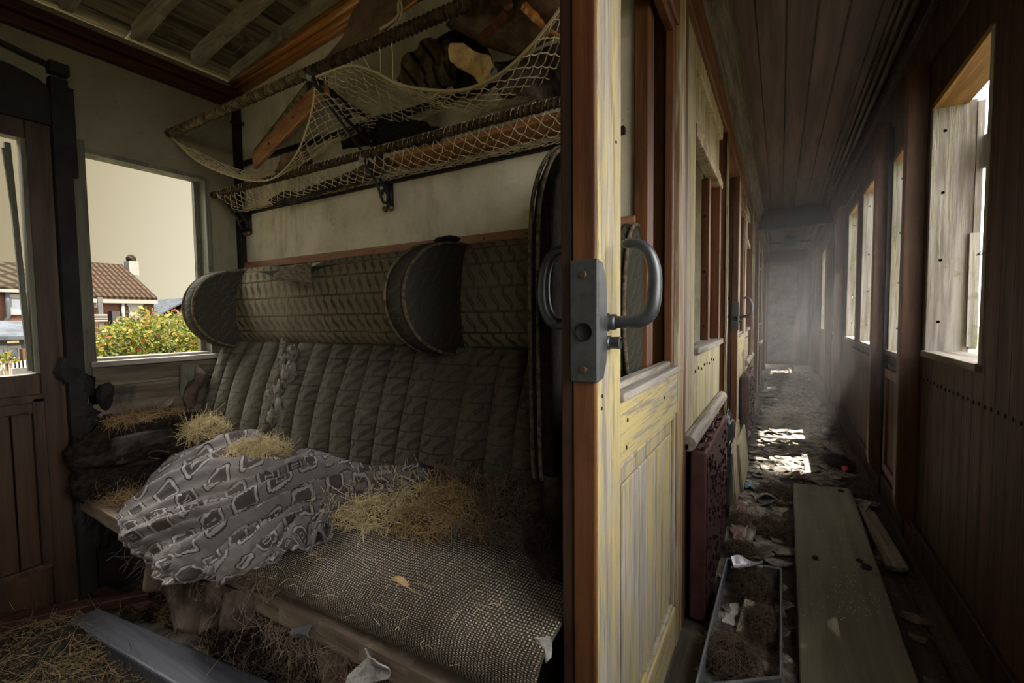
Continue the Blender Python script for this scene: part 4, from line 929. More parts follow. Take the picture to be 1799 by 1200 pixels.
# black remains of the armrest and upholstery in the corner below the window
ar = thing('armrest_remains', 'blackened remains of the upholstered armrest in the corner under the window', 'armrest', (-2.05, 0.88, 0.36))
m = MB()
for i, (px, py, x, rx, ry, rz) in enumerate([(285, 745, -2.06, .05, .16, .035), (230, 790, -2.05, .07, .17, .045), (310, 780, -2.04, .08, .10, .05), (250, 840, -2.04, .08, .16, .05), (175, 800, -2.08, .05, .08, .10), (165, 850, -2.08, .05, .07, .07), (330, 755, -2.08, .05, .07, .05)]):
    m.blob(at(px, py, 'x', x), (rx, ry, rz), 18, 12, 0.35, 4, i*2.1)
m.build('charred_stuffing', M['fibreblk'], ar, smooth=True)
m = MB(); a = at(195, 795, 'x', -2.0); b = at(305, 770, 'x', -2.02); m.bar(a, b, 0.05, 0.10); m.build('pad', M['cloth_dk'], ar, bevel=0.02)
m = MB(); m.tube(catmull([at(298, 794, 'x', -1.93), at(275, 792, 'x', -1.93), at(261, 797, 'x', -1.93), at(264, 804, 'x', -1.93), at(280, 806, 'x', -1.93)], 8), 0.0022, 6); m.build('wire_loop', M['cloth_br'], ar, smooth=True)
m = MB(); strands(m, [((-2.05, 0.80, 0.43), (0.08, 0.2, 0.09))], 700, L=(0.03, 0.09), r=0.0006, seed=4); m.build('loose_hair', M['hairblk'], ar)
# peeling cloth and tin beside the backrest at the window corner
def scrap(label, poly, plane, mat, cat='scrap', name='scrap', th=0.0025, wob=0.01, group=None, seed=1):
    """a crumpled sheet: polygon given as photo points on a plane"""
    P = [at(px, py, *plane) if len(plane) == 2 else None for px, py in poly]; c = sum(P, Vector())/len(P); ax = 'xyz'.index(plane[0]); n = len(P); m = MB()
    N = n*5
    def fn(u, v):
        k = u*n; i = int(k) % n; q = P[i].lerp(P[(i+1) % n], k-int(k)); p = c.lerp(q, v); w = wob*nz((p.x*18, p.y*18, p.z*18), 1, seed)*1.6
        p = p.copy(); p[ax] += w+wob*0.7*v*sin(u*2*pi*2+seed); return p
    m.grid(N, 5, fn, None, back=th); m.keep = True
    return solo(name, m, mat, label, cat, group, smooth=False)
scrap('strip of peeling wall covering curled beside the window corner', [(345, 640), (362, 665), (352, 690), (335, 735), (322, 700), (338, 670)], ('x', -2.08), M['cloth_br'], 'wall covering', 'peeling_strip', wob=0.02)
scrap('pale peeling tongue of wall covering under the window sill', [(318, 640), (350, 640), (348, 660), (325, 672), (322, 700), (316, 680)], ('x', -2.10), M['greenpost'], 'wall covering', 'peeling_strip', wob=0.012, seed=3)
scrap('curled wood splinter below the rotten window boards', [(280, 716), (300, 700), (312, 695), (308, 705), (290, 716)], ('x', -2.08), M['paper'], 'splinter', 'splinter', wob=0.01, seed=5)
scrap('white folded paper sticking out of the horsehair at the right end of the bench', [(936, 921), (975, 922), (990, 940), (992, 952), (968, 938)], ('y', 0.92), M['paper'], 'paper', 'paper_scrap', wob=0.006, seed=6)
scrap('blue grey rag lying in the straw near the backrest', [(728, 893), (762, 895), (770, 906), (740, 908)], ('y', 0.835), M['scrapdk'], 'rag', 'rag_scrap', wob=0.01, seed=7)
scrap('blue grey rag standing at the edge of the burlap', [(795, 922), (808, 918), (804, 945), (792, 962), (770, 962), (785, 950)], ('y', 0.815), M['scrapdk'], 'rag', 'rag_scrap', wob=0.01, seed=8)
scrap('dark crumpled rag at the right tip of the blanket', [(718, 800), (748, 812), (765, 828), (758, 850), (735, 835), (722, 820)], ('y', 0.915), M['cloth_dk'], 'rag', 'rag_scrap', wob=0.02, seed=9)
scrap('torn white paper hanging under the front board near the turned leg', [(640, 1140), (668, 1150), (682, 1175), (675, 1200), (620, 1192), (618, 1180), (634, 1165)], ('y', 0.575), M['paper'], 'paper', 'paper_scrap', wob=0.012, seed=10)
scrap('frayed white scrap at the front right edge of the burlap', [(948, 1110), (968, 1118), (972, 1150), (962, 1158), (956, 1135)], ('y', 0.60), M['paper'], 'paper', 'paper_scrap', wob=0.01, seed=11)
scrap('small grey scrap caught under the front board', [(512, 1105), (545, 1098), (548, 1118), (520, 1120)], ('y', 0.585), M['scrapdk'], 'rag', 'rag_scrap', wob=0.01, seed=12)
m = MB(); a = at(686, 1026, 'z', 0.497); b = at(716, 1038, 'z', 0.497); e = at(740, 1049, 'z', 0.495); sd = Vector((0, 0, 1)).cross(b-a).normalized()
m.grid(10, 4, lambda u, v: a.lerp(b, u)+sd*(0.016*(v-0.5)*sin(pi*(0.12+0.8*u))**0.7)+Vector((0, 0, 0.006+0.010*abs(v-0.5)+0.006*sin(pi*u))), None, back=0.0015); m.tube([b+Vector((0, 0, 0.007)), b.lerp(e, 0.5)+Vector((0, 0, 0.005)), e+Vector((0, 0, 0.004))], 0.0011, 5)
solo('dry_leaf', m, M['leaf'], 'small dry tan leaf lying on the burlap', 'leaf')
m = MB(); rr = random.Random(31)
for _ in range(170):
    x = rr.uniform(-1.1, -0.42); v = rr.uniform(0.25, 0.95); p = Vector(cushion((x-XC0)/(XC1-XC0), v)); a = rr.uniform(0, 2*pi); ln = rr.uniform(0.01, 0.045)
    q = p+Vector((cos(a)*ln, sin(a)*ln*0.7, 0.004)); m.tube([p+Vector((0, 0, 0.005)), p.lerp(q, 0.5)+Vector((rr.uniform(-.006, .006), rr.uniform(-.006, .006), 0.008)), q+Vector((0, 0, 0.004))], 0.0005, 3, caps=False)
m.keep = True; solo('loose_straw', m, M['straw'], 'loose straw stalks strewn over the burlap', 'straw', kind='stuff')
# hair hanging and heaped under the bench
m = MB(); lumps = [((-1.35, 0.74, 0.08), (0.28, 0.10, 0.16)), ((-0.95, 0.78, 0.05), (0.22, 0.10, 0.13)), ((-0.62, 0.70, 0.06), (0.2, 0.1, 0.14))]
for i, (c, rad) in enumerate(lumps): m.blob(c, (rad[0]*.85, rad[1]*.85, rad[2]*.85), 16, 10, 0.3, 3, i)
m.m = 1; strands(m, lumps, 2600, L=(0.05, 0.14), r=0.0007, seed=41, zmin=0.004); m.keep = True
solo('fallen_horsehair', m, [M['fibreblk'], M['hair']], 'dark horsehair fallen in heaps under the bench', 'horsehair', kind='stuff')
m = MB(); strands(m, [((-1.2, 0.60, 0.31), (0.5, 0.02, 0.03)), ((-0.75, 0.60, 0.30), (0.3, 0.02, 0.03))], 420, L=(0.05, 0.13), r=0.0006, seed=42, pref=(0, 0, -2)); m.keep = True
solo('hanging_threads', m, M['hair'], 'threads and hair hanging from the front board of the bench', 'threads', kind='stuff')
# ------------------------------------------------------------------ luggage racks
def net(mb, S, nu, nv, r, sagf=0.12):
    P = [[Vector(S(i/nu, j/nv)) for j in range(nv+1)] for i in range(nu+1)]
    for i in range(nu+1):
        for j in range(nv+1):
            if (i+j) % 2: continue
            mb.lathe([(r*0.4, -r*1.6), (r*1.9, -r*0.6), (r*1.9, r*0.6), (r*0.4, r*1.6)], P[i][j], 'x', 5)
            for dj in (-1, 1):
                if i < nu and 0 <= j+dj <= nv:
                    a, b = P[i][j], P[i+1][j+dj]; mid = (a+b)/2-Vector((0, 0, (a-b).length*sagf))+Vector((R.uniform(-1, 1), R.uniform(-1, 1), R.uniform(-1, 1)))*0.0025
                    mb.tube([a, mid, b], r, 4, caps=False)
    mb.keep = True
def edge_cord(mb, S, v, n, r):
    mb.tube([S(i/n, v) for i in range(n+1)], r, 5)
def wrapped(mb, a, b, r, turns, lump=0.15, seed=0):
    a, b = Vector(a), Vector(b); n = 120; pts = [a.lerp(b, i/n) for i in range(n+1)]
    mb.tube(pts, [r*(1+lump*mnoise.noise(Vector((i*0.35, seed, 0)))) for i in range(n+1)], 10)
    d = (b-a).normalized(); q = d.cross(Vector((0, 0, 1))).normalized(); w = q.cross(d); N = turns*8
    mb.tube([a.lerp(b, i/N)+(q*cos(2*pi*i/8)+w*sin(2*pi*i/8))*(r*1.06) for i in range(N+1)], r*0.2, 4)
def bracket(x, yf, zf, zw, up, parent):
    """cast-iron bracket in the plane x: arm from the rail back to a wall foot, with scrolls"""
    m = MB(); yw = YS-0.012
    arm = catmull([(x, yf, zf-0.012), (x, lerp(yf, yw, 0.45), lerp(zf, zw, 0.42)-0.012), (x, yw-0.035, zw+0.035), (x, yw, zw-0.01)], 8); m.tube(arm, 0.0062, 6)
    low = catmull([(x, yf+0.008, zf-0.03), (x, lerp(yf, yw, 0.5), lerp(zf, zw, 0.62)-0.018), (x, yw-0.028, zw-0.035), (x, yw-0.006, zw-0.03), (x, yw-0.008, zw-0.002), (x, yw-0.026, zw+0.004), (x, yw-0.03, zw-0.012)], 7); m.tube(low, 0.0048, 6)
    if up > 0:
        s = up; c2 = catmull([(x, yf+0.01, zf-0.004), (x, lerp(yf, yw, 0.5), zf-0.045*s/0.1), (x, yw-0.02, zf-0.05), (x, yw-0.01, zf-0.09), (x, yw-0.035, zf-0.10), (x, yw-0.04, zf-0.08)], 7); m.tube(c2, 0.009, 6)
        for k in range(5):
            t = (k+1)/6; p = Vector(arm[int(t*(len(arm)-1))]); m.blob(p+Vector((0, 0.012, 0.014)), (0.007, 0.022, 0.018), 8, 6, 0.3, 3, k)
    m.box(x-0.012, x+0.012, yw, YS, zw-0.055, zw+max(0.05, up))
    br = m.build('bracket', M['iron'], parent, smooth=True)
    m = MB()
    for dx in (-0.016, 0.012): m.lathe([(0.0095, 0.004), (0.0095, -0.006), (0.006, -0.010), (0, -0.011)], (x+dx, yw-0.002, zw-0.055), 'y', 10)
    m.build('bolt', M['brass'], br, smooth=True)
    m = MB(); m.blob((x-0.006, yf, zf-0.004), (0.014, 0.012, 0.018), 10, 7, 0.1); m.build('finial', M['zinc'], br, smooth=True)
YF, ZF = 0.94, 1.753
ur = thing('luggage_rack', 'upper luggage rack with a torn rope net sagging between iron brackets', 'luggage rack', (-1.25, 1.22, 1.60), 'rope net luggage racks')
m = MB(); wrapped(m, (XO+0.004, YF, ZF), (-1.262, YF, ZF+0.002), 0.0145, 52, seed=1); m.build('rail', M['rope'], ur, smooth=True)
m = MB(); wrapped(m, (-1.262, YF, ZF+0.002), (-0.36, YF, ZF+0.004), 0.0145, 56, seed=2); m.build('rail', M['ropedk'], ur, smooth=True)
def two_edge(Fp, Bp, belly):
    A = catmull([at(a, b, 'y', c) for a, b, c in Fp], 8); B = catmull([at(a, b, 'y', c) for a, b, c in Bp], 8)
    def pick(C, u): k = u*(len(C)-1); i = min(int(k), len(C)-2); return C[i].lerp(C[i+1], k-i)
    return lambda u, v: pick(A, u).lerp(pick(B, u), v)+Vector((0, 0, -belly*sin(pi*v)*sin(pi*u)))
S1 = two_edge([(300, 240, .942), (345, 282, .99), (400, 307, 1.03), (445, 318, 1.05), (482, 312, 1.05), (520, 272, 1.02), (545, 205, .97), (553, 155, .945)],
              [(306, 243, .98), (392, 288, 1.1), (450, 302, 1.16), (520, 290, 1.19), (572, 255, 1.19), (620, 236, 1.19), (660, 226, 1.19), (685, 214, 1.19)], 0.012)
m = MB(); net(m, S1, 46, 14, 0.0013); edge_cord(m, S1, 0, 60, 0.0028); edge_cord(m, S1, 1, 60, 0.0022); m.build('net', M['net'], ur)
S2 = two_edge([(556, 135, .94), (590, 121, .945), (620, 115, .95), (660, 127, .98), (700, 148, 1.0), (760, 158, 1.02), (820, 156, 1.02), (880, 128, 1.0), (940, 72, .965), (992, 4, .94)],
              [(640, 200, 1.16), (690, 212, 1.17), (730, 214, 1.18), (765, 197, 1.19), (800, 190, 1.17), (835, 201, 1.15), (870, 194, 1.17), (920, 181, 1.19), (960, 169, 1.19), (994, 160, 1.19)], 0.01)
m = MB(); net(m, S2, 38, 10, 0.0015); edge_cord(m, S2, 0, 60, 0.0038); edge_cord(m, S2, 0.05, 60, 0.0024); edge_cord(m, S2, 1, 60, 0.0022)
for px, py, qx, qy in ((600, 88, 625, 118), (625, 75, 650, 122), (665, 60, 668, 130), (685, 45, 690, 140), (570, 105, 590, 122), (548, 118, 560, 150)):
    a = at(px, py, 'y', 0.935); b = at(qx, qy, 'y', 0.96); m.tube([a, a.lerp(b, 0.5)+Vector((0.008, -0.004, -0.008)), b], 0.0011, 4)
m.build('net', M['net'], ur)
bracket(-1.25, YF, ZF, 1.575, 0.10, ur); bracket(-0.43, YF, ZF, 1.575, 0.10, ur)
m = MB(); m.bar((XO+0.03, 1.205, 1.70), (-0.4, 1.205, 1.70), 0.012, 0.022); m.tube([at(405, 214, 'y', 1.17), at(428, 218, 'y', 1.20)], 0.008, 8); m.build('back_bar', M['iron'], ur, bevel=0.003)

lr = thing('luggage_rack', 'lower narrow luggage rack with an intact rope net along the bulkhead', 'luggage rack', (-1.25, 1.22, 1.42), 'rope net luggage racks')
YL, ZL = 1.098, 1.545
m = MB(); wrapped(m, (XO+0.004, YL, ZL), (-0.36, YL, ZL+0.001), 0.0125, 110, seed=3); m.build('rail', M['ropedk'], lr, smooth=True)
m = MB(); m.bar((XO+0.03, 1.212, 1.487), (-0.36, 1.212, 1.487), 0.014, 0.018); m.build('back_bar', M['black'], lr)
S3 = lambda u, v: (lerp(XO+0.05, -0.37, u), lerp(YL, 1.207, v), lerp(ZL-0.008, 1.49, v)-0.030*sin(pi*v**0.8))
m = MB(); net(m, S3, 84, 8, 0.0013); edge_cord(m, S3, 0, 80, 0.002); 
for i in range(84):
    p = Vector(S3(i/84, 0)); m.tube([p, p+Vector((0.004, -0.012, 0.004)), p+Vector((0.008, -0.011, 0.018)), p+Vector((0.010, 0.004, 0.026))], 0.0012, 4, caps=False)
m.build('net', M['net'], lr)
for x in (-2.075, -1.205, -0.41): bracket(x, YL, ZL, 1.445, 0, lr)

# ------------------------------------------------------------------ what lies in the racks
def view_bar(a, b, wide, thick):
    m = MB(); d = (b-a).normalized(); m.bar(a, b, thick, wide, up=d.cross(FW)); return m
pk = thing('wood_plank', 'reddish brown plank with two screws leaning in the upper rack net', 'plank', tuple(at(445, 288, 'y', 1.10)))
a, b = at(447, 284, 'y', 1.12), at(574, 150, 'y', 0.985); view_bar(a, b, 0.062, 0.016).build('board', M['plank'], pk, bevel=0.003)
m = MB()
for t_ in (0.27, 0.62): m = MB(); c = a.lerp(b, t_)-FW*0.0085; m.blob(c, (0.006, 0.006, 0.006), 8, 6, 0); m.build('screw', M['iron'], pk)
m = MB(); A = catmull([at(455, 268, 'y', 1.18), at(500, 212, 'y', 1.12), at(548, 152, 'y', 1.03)], 30); m.tube(A, [0.021 if i % 2 else 0.0175 for i in range(len(A))], 10, flat=1.0)
solo('ribbed_hose', m, M['rope'], 'grey ribbed hose beside the leaning plank in the upper rack', 'hose', smooth=True)
scrap('large sheet of brown fibreboard fallen from the roof onto the upper rack rail', [(556, 116), (600, 62), (640, 0), (648, -14), (758, -14), (736, 0), (700, 25), (668, 60), (612, 92)], ('y', 0.985), M['fibreboard'], 'board', 'fibreboard_sheet', th=0.005, wob=0.006, seed=21)
m = MB(); m.tube(catmull([at(552, 120, 'y', 0.965), at(605, 92, 'y', 0.968), at(668, 58, 'y', 0.968), at(702, 24, 'y', 0.97), at(738, -4, 'y', 0.97)], 8), [0.002+0.003*abs(sin(i*0.4)) for i in range(33)], 6)
solo('wood_splinter', m, M['orange'], 'long pale splinter along the edge of the fallen fibreboard', 'splinter', smooth=True)
m = MB(); m.tube(catmull([at(668, 52, 'y', 0.955), at(698, 30, 'y', 0.955), at(700, 8, 'y', 0.955), at(708, -14, 'y', 0.955)], 8), 0.004, 6); m.tube(catmull([at(702, 36, 'y', 0.95), at(706, 12, 'y', 0.95), at(698, -14, 'y', 0.95)], 8), 0.003, 6)
solo('frayed_rope', m, M['net'], 'frayed rope end hanging over the fallen fibreboard', 'rope', smooth=True)
# old leather pad with buttons
lp = thing('leather_pad', 'cracked brown leather pad with buttons lying high in the upper rack', 'pad', tuple(at(890, 90, 'y', 1.06)))
PP = [(782, 44), (830, -25), (1000, -25), (992, 60), (950, 78), (905, 98), (850, 82), (800, 52)]
Pp = [at(px, py, 'y', 1.06) for px, py in PP]; cc = sum(Pp, Vector())/len(Pp)
def padf(u, v):
    k = u*len(Pp); i = int(k) % len(Pp); q = Pp[i].lerp(Pp[(i+1) % len(Pp)], k-int(k)); p = cc.lerp(q, v)
    return p+Vector((0, -0.05*(1-v**3)+0.012*sin(p.x*60)*(1-v)+0.012*nz(p, 12), 0))
m = MB(); m.grid(64, 14, padf, None, back=0.02); m.keep = True; m.build('cover', M['leather'], lp, smooth=True)
M['button'] = plain('leather_button', (0.20, 0.09, 0.05), 0.5, 0, 0.4, 0.4)
for px, py in ((893, 10), (862, 43)): m = MB(); m.blob(at(px, py, 'y', 1.005), (0.013, 0.010, 0.013), 12, 8, 0.1); m.build('button', M['button'], lp, smooth=True)
m = MB(); m.bar(at(845, 68, 'y', 1.005), at(890, 25, 'y', 1.0), 0.004, 0.022, up=(0, -1, 0.3)); m.build('strap', M['mahog_y'], lp)
stripe = NT('striped_brown_cloth', 0.95, 0.1); _c = stripe.coord(); _s = stripe.math('SINE', stripe.math('MULTIPLY', stripe.sep(stripe.map(_c, (1, 1, 1), (0, radians(25), 0)))[0], 150.0))
stripe.col(stripe.mix(stripe.rng(_s, 0.5, 0.9), stripe.mix(stripe.rng(stripe.noise(_c, 20, 5), 0.4, 0.6), (0.115, 0.085, 0.045), (0.05, 0.035, 0.02)), (0.015, 0.011, 0.008))); stripe.bump(_s, 0.4, 0.004)
scrap('ribbed brown cloth bundled in the upper rack above the net', [(702, 142), (722, 98), (756, 66), (788, 56), (800, 95), (792, 152), (742, 154)], ('y', 1.05), stripe.mat, 'cloth', 'cloth_bundle', th=0.03, wob=0.025, seed=22)
scrap('black velvet cloth behind the yellow foam in the upper rack', [(770, 70), (800, 50), (840, 60), (850, 110), (838, 155), (790, 156), (772, 120)], ('y', 1.09), M['velvet'], 'cloth', 'velvet_cloth', th=0.03, wob=0.02, seed=23)
scrap('torn piece of yellow foam hanging above the upper net', [(796, 80), (812, 74), (826, 84), (860, 96), (866, 110), (850, 132), (838, 147), (826, 126), (796, 112)], ('y', 1.0), M['foam'], 'foam', 'foam_piece', th=0.022, wob=0.014, seed=24)
scrap('dark cloth slumped at the right end of the upper rack', [(870, 110), (905, 98), (992, 75), (996, 158), (940, 172), (880, 165)], ('y', 1.11), M['cloth_br'], 'cloth', 'cloth_slump', th=0.03, wob=0.02, seed=25)
m = MB(); m.tube(catmull([at(922, 12, 'y', 0.99), at(944, 35, 'y', 0.99), at(960, 50, 'y', 0.985), at(992, 68, 'y', 0.98)], 6), [0.012, 0.011, 0.012, 0.010, 0.011, 0.012, 0.009, 0.008, 0.009, 0.007, 0.006, 0.006, 0.006, 0.005, 0.005, 0.004, 0.004, 0.003, 0.003], 6)
solo('broken_stick', m, M['orange'], 'broken orange stick beside the leather pad', 'stick', smooth=False)
scrap('black lumpy shape on the lower rack below the iron bracket', [(598, 247), (628, 210), (690, 204), (740, 214), (770, 236), (742, 245), (700, 238), (650, 243)], ('y', 1.17), M['velvet'], 'cloth', 'black_lump', th=0.03, wob=0.015, seed=26)  # black lumpy sheet between the two racks
scrap('small dark strap roll lying in the sagging net', [(478, 300), (500, 275), (528, 262), (535, 280), (510, 302), (488, 308)], ('y', 1.14), M['leather'], 'strap', 'strap_roll', th=0.025, wob=0.012, seed=27)
m = MB(); m.hexa([(-1.10, 1.112, 1.512), (-0.45, 1.112, 1.515), (-0.45, 1.200, 1.508), (-1.10, 1.200, 1.505), (-1.10, 1.112, 1.527), (-0.45, 1.112, 1.530), (-0.45, 1.20, 1.523), (-1.10, 1.20, 1.520)])
solo('wood_board', m, M['plank'], 'reddish board lying in the right half of the lower rack', 'board')
scrap('dusty grey paper lying in the left half of the lower rack', [(470, 352), (560, 325), (640, 300), (645, 312), (560, 340), (480, 362)], ('y', 1.15), M['cloth_dk'], 'paper', 'paper_sheet', th=0.012, wob=0.012, seed=28)
scrap('brown torn board lying behind the lower rack bracket', [(585, 318), (640, 290), (690, 270), (700, 290), (640, 312), (595, 330)], ('y', 1.16), M['leather'], 'board', 'torn_board', th=0.008, wob=0.010, seed=29)

# ------------------------------------------------------------------ compartment floor
def slab(pts, th):
    m = MB(); t = [Vector(p) for p in pts]; b = [p-Vector((0, 0, th)) for p in t]; m.hexa(b+t); return m
m = slab([at(119, 1090, 'z', 0.075), at(330, 1215, 'z', 0.075), at(520, 1215, 'z', 0.075), at(173, 1067, 'z', 0.075)], 0.055)
solo('grey_plank', m, M['greyplank'], 'long slate grey plank lying on the floor before the bench', 'plank', bevel=0.006)
m = slab([at(-60, 1108, 'z', 0.085), at(-60, 1086, 'z', 0.085), at(252, 1036, 'z', 0.085), at(262, 1042, 'z', 0.085)], 0.03)
solo('red_batten', m, M['redtrim'], 'dark red batten lying along the foot of the outer wall', 'batten', bevel=0.004)
m = MB(); lumps = [((-1.86, 0.42, 0.03), (0.22, 0.16, 0.06)), ((-1.62, 0.38, 0.02), (0.25, 0.12, 0.05)), ((-1.95, 0.28, 0.02), (0.2, 0.2, 0.05)), ((-1.5, 0.5, 0.01), (0.2, 0.1, 0.03)), ((-1.86, 0.72, 0.02), (0.14, 0.07, 0.05)), ((-1.7, 0.72, 0.02), (0.10, 0.05, 0.04)), ((-1.35, 0.4, 0.01), (0.3, 0.16, 0.03))]
for i, (c, rad) in enumerate(lumps): m.blob(c, (rad[0]*.85, rad[1]*.85, rad[2]*.8), 18, 10, 0.4, 3, i)
m.m = 1; strands(m, lumps, 4200, L=(0.04, 0.12), r=0.0009, seed=51, zmin=0.004); m.keep = True
solo('floor_straw', m, [M['fibreblk'], M['floorstraw']], 'brown straw strewn over the compartment floor', 'straw', kind='stuff')
for i, (px, py, w, d, lab) in enumerate(((300, 1062, .05, .09, 'dark red wooden chip on the floor straw under the hanging cloth'), (215, 1052, .04, .14, 'narrow dark splinter on the floor near the outer door'), (60, 1110, .06, .12, 'dark wood chip on the floor straw at the outer door'))):
    c = at(px, py, 'z', 0.05); m = MB(); m.bar(c-Vector((d, 0.02, 0.0)), c+Vector((d, 0.02, 0.006)), w, 0.012)
    solo('wood_chip', m, M['redtrim'] if i == 0 else M['darkplain'], lab, 'wood chip', bevel=0.003)

# ------------------------------------------------------------------ corridor things
def radiator(y0, y1, zt, label):
    t = thing('radiator_cover', label, 'radiator', (-0.22, (y0+y1)/2, 0.0), 'maroon radiator covers')
    m = MB(); m.box(-0.240, -0.194, y0, y1, 0.02, zt); m.build('casing', M['rad'], t, bevel=0.006)
    m = MB(); m.box(-0.1945, -0.1905, y0+0.018, y1-0.015, 0.05, zt-0.022); m.build('grille', M['radp'], t, bevel=0.001)
    m = MB(); rr = random.Random(int(y0*100))
    for _ in range(70):
        x = rr.uniform(-0.232, -0.2); y = rr.uniform(y0+0.02, y1-0.02); s = rr.uniform(0.006, 0.016); a = rr.uniform(0, 6.3); h = rr.uniform(0.002, 0.010)
        m.grid(3, 3, lambda u, v: (x+s*((u-.5)*cos(a)-(v-.5)*sin(a)), y+s*1.8*((u-.5)*sin(a)+(v-.5)*cos(a)), zt+0.001+h*(2*u-1)**2*(0.3+v)), None, back=0.0006)
    for _ in range(150):
        y = rr.uniform(y0+0.03, y1-0.03); z = rr.uniform(0.06, zt-0.03); s = rr.uniform(0.004, 0.010); h = rr.uniform(0.002, 0.006)
        m.grid(2, 2, lambda u, v: (-0.190+h*(2*u-1)**2, y+s*(u-.5), z+s*2*(v-.5)), None, back=0.0005)
    m.keep = True; p = m.build('paint_flakes', M['flakered'], t); p['kind'] = 'stuff'
    return t
radiator(1.53, 2.18, 0.570, 'nearest maroon radiator cover with peeling paint and slotted grille, under the grey shelf rail')
radiator(3.78, 4.55, 0.545, 'second maroon radiator cover farther down the corridor past the second sliding door')
m = MB(); c = at(1283, 775, 'x', -0.215); m.blob((-0.215, 2.42, 0.43), (0.03, 0.11, 0.10), 22, 14, 0.45, 6, 3); m.blob((-0.22, 2.42, 0.2), (0.03, 0.10, 0.20), 18, 12, 0.3, 6, 5)
solo('bin_bag', m, M['bagblk'], 'black plastic bag stuffed behind the nearest radiator cover', 'bag', smooth=True)
for i, (y0, y1, z1, x) in enumerate(((2.62, 3.12, 0.36, -0.205), (2.85, 3.40, 0.27, -0.188))):
    m = MB(); m.hexa([(x+0.012, y0, 0.0), (x+0.024, y0, 0.0), (x+0.024, y1, 0.0), (x+0.012, y1, 0.0), (x-0.016, y0, z1), (x-0.004, y0, z1), (x-0.004, y1, z1), (x-0.016, y1, z1)])
    solo('leaning_board', m, M['yellow_boards'] if i else M['ochre'], ['taller yellowish board leaning on the partition beyond the black bag', 'lower yellowish board leaning in front of the taller one'][i], 'board', bevel=0.002)
# metal tray with rubbish
tray = thing('metal_tray', 'grey sheet metal tray full of horsehair on the corridor floor', 'tray', (-0.08, 1.65, 0.0))
zt = 0.085
cn = [at(1225, 1196, 'z', zt), at(1372, 1190, 'z', zt), at(1372, 1000, 'z', zt), at(1277, 982, 'z', zt)]
cn[0] = cn[0]-Vector((0, 0.02, 0))
for k, nm in ((0, 'front'), (1, 'right'), (2, 'back'), (3, 'left')):
    a, b = cn[k], cn[(k+1) % 4]; m = MB(); m.bar(a-Vector((0, 0, 0.04)), b-Vector((0, 0, 0.04)), 0.003, 0.08); m.tube([a, b], 0.004, 6); m.build('side', M['zinc'], tray)
m = MB(); m.prism([p-Vector((0, 0, 0.08)) for p in cn], (0, 0, 0.003)); m.build('tray_bottom', M['zinc'], tray)
m = MB(); c = (cn[2]+cn[3])/2+Vector((0.02, -0.004, -0.02)); m.box(c.x-0.012, c.x+0.012, c.y-0.01, c.y+0.004, c.z-0.02, c.z+0.022); m.build('clip', M['strip'], tray, bevel=0.003)
ctr = sum(cn, Vector())/4
G2 = 'horsehair heaps in the metal tray'
for i, (px, py, rx, ry, rz, lab) in enumerate(((1322, 1030, .060, .085, .050, 'heap of dark horsehair at the far end of the metal tray'), (1338, 1098, .045, .075, .038, 'heap of dark horsehair on the right side of the metal tray'), (1283, 1150, .070, .075, .034, 'heap of dark horsehair at the near end of the metal tray'))):
    c = at(px, py, 'z', 0.05); clump(lab, [((c.x, c.y, 0.045), (rx, ry, rz))], 1200, M['hair'], M['fibreblk'], 'horsehair_heap', 'horsehair', G2, 60+i, L=(0.03, 0.08), r=0.0006)
a, b = at(1318, 1055, 'z', 0.06), at(1303, 1112, 'z', 0.04); m = MB(); m.bar(a, b, 0.030, 0.003); solo('plastic_strip', m, M['strip'], 'rust stained white plastic strip lying in the metal tray', 'strip')
scrap('white card lying in the metal tray under the plastic strip', [(1275, 1062), (1298, 1060), (1293, 1102), (1268, 1092)], ('z', 0.022), M['white'], 'card', 'card_scrap', wob=0.003, seed=31)
scrap('crumpled white foil at the far rim of the metal tray', [(1284, 985), (1305, 978), (1340, 984), (1340, 992), (1312, 996), (1290, 994)], ('z', 0.105), plain('crumpled_foil', (0.55, 0.53, 0.60), 0.3, 0.2, 0.6, 0.3), 'foil', 'foil_scrap', wob=0.012, seed=32)
m = MB(); c = at(1297, 1000, 'z', 0.085)
for k in range(7): m.blob(c+Vector((-0.020+0.0065*k, 0.004*(k % 2), 0.003*(k % 3))), (0.005, 0.005, 0.004), 7, 5, 0.3, 3, k)
solo('white_frill', m, M['white'], 'small white frilled scrap on the horsehair in the tray', 'scrap', smooth=True)
# long panel on the floor
m = slab([at(1411, 1345, 'z', 0.055), at(1666, 1345, 'z', 0.055), at(1495, 858, 'z', 0.055), at(1393, 848, 'z', 0.055)], 0.045)
solo('floor_panel', m, M['board_panel'], 'long olive brown wooden panel lying along the corridor floor', 'panel', bevel=0.006)
m = MB(); rr = random.Random(77)
def onpanel(px, py): return at(px, py, 'z', 0.056)
for _ in range(520):
    v = rr.random()**1.1; u = min(1, max(0, rr.gauss(0.5, 0.22))); py = lerp(865, 1090, v); l = 1394+(py-848)*0.034; r_ = 1495+(py-858)*0.352; c = onpanel(lerp(l+4, r_-4, u), py); s = rr.uniform(0.0008, 0.0024); a = rr.uniform(0, 6)
    m.prism([c+Vector((s*cos(a+k*2.1), s*sin(a+k*2.1), 0.0005)) for k in range(3)], (0, 0, s*0.7))
m.keep = True; solo('glass_crumbs', m, M['shard'], 'glittering glass crumbs scattered on the long floor panel', 'glass crumbs', kind='stuff')
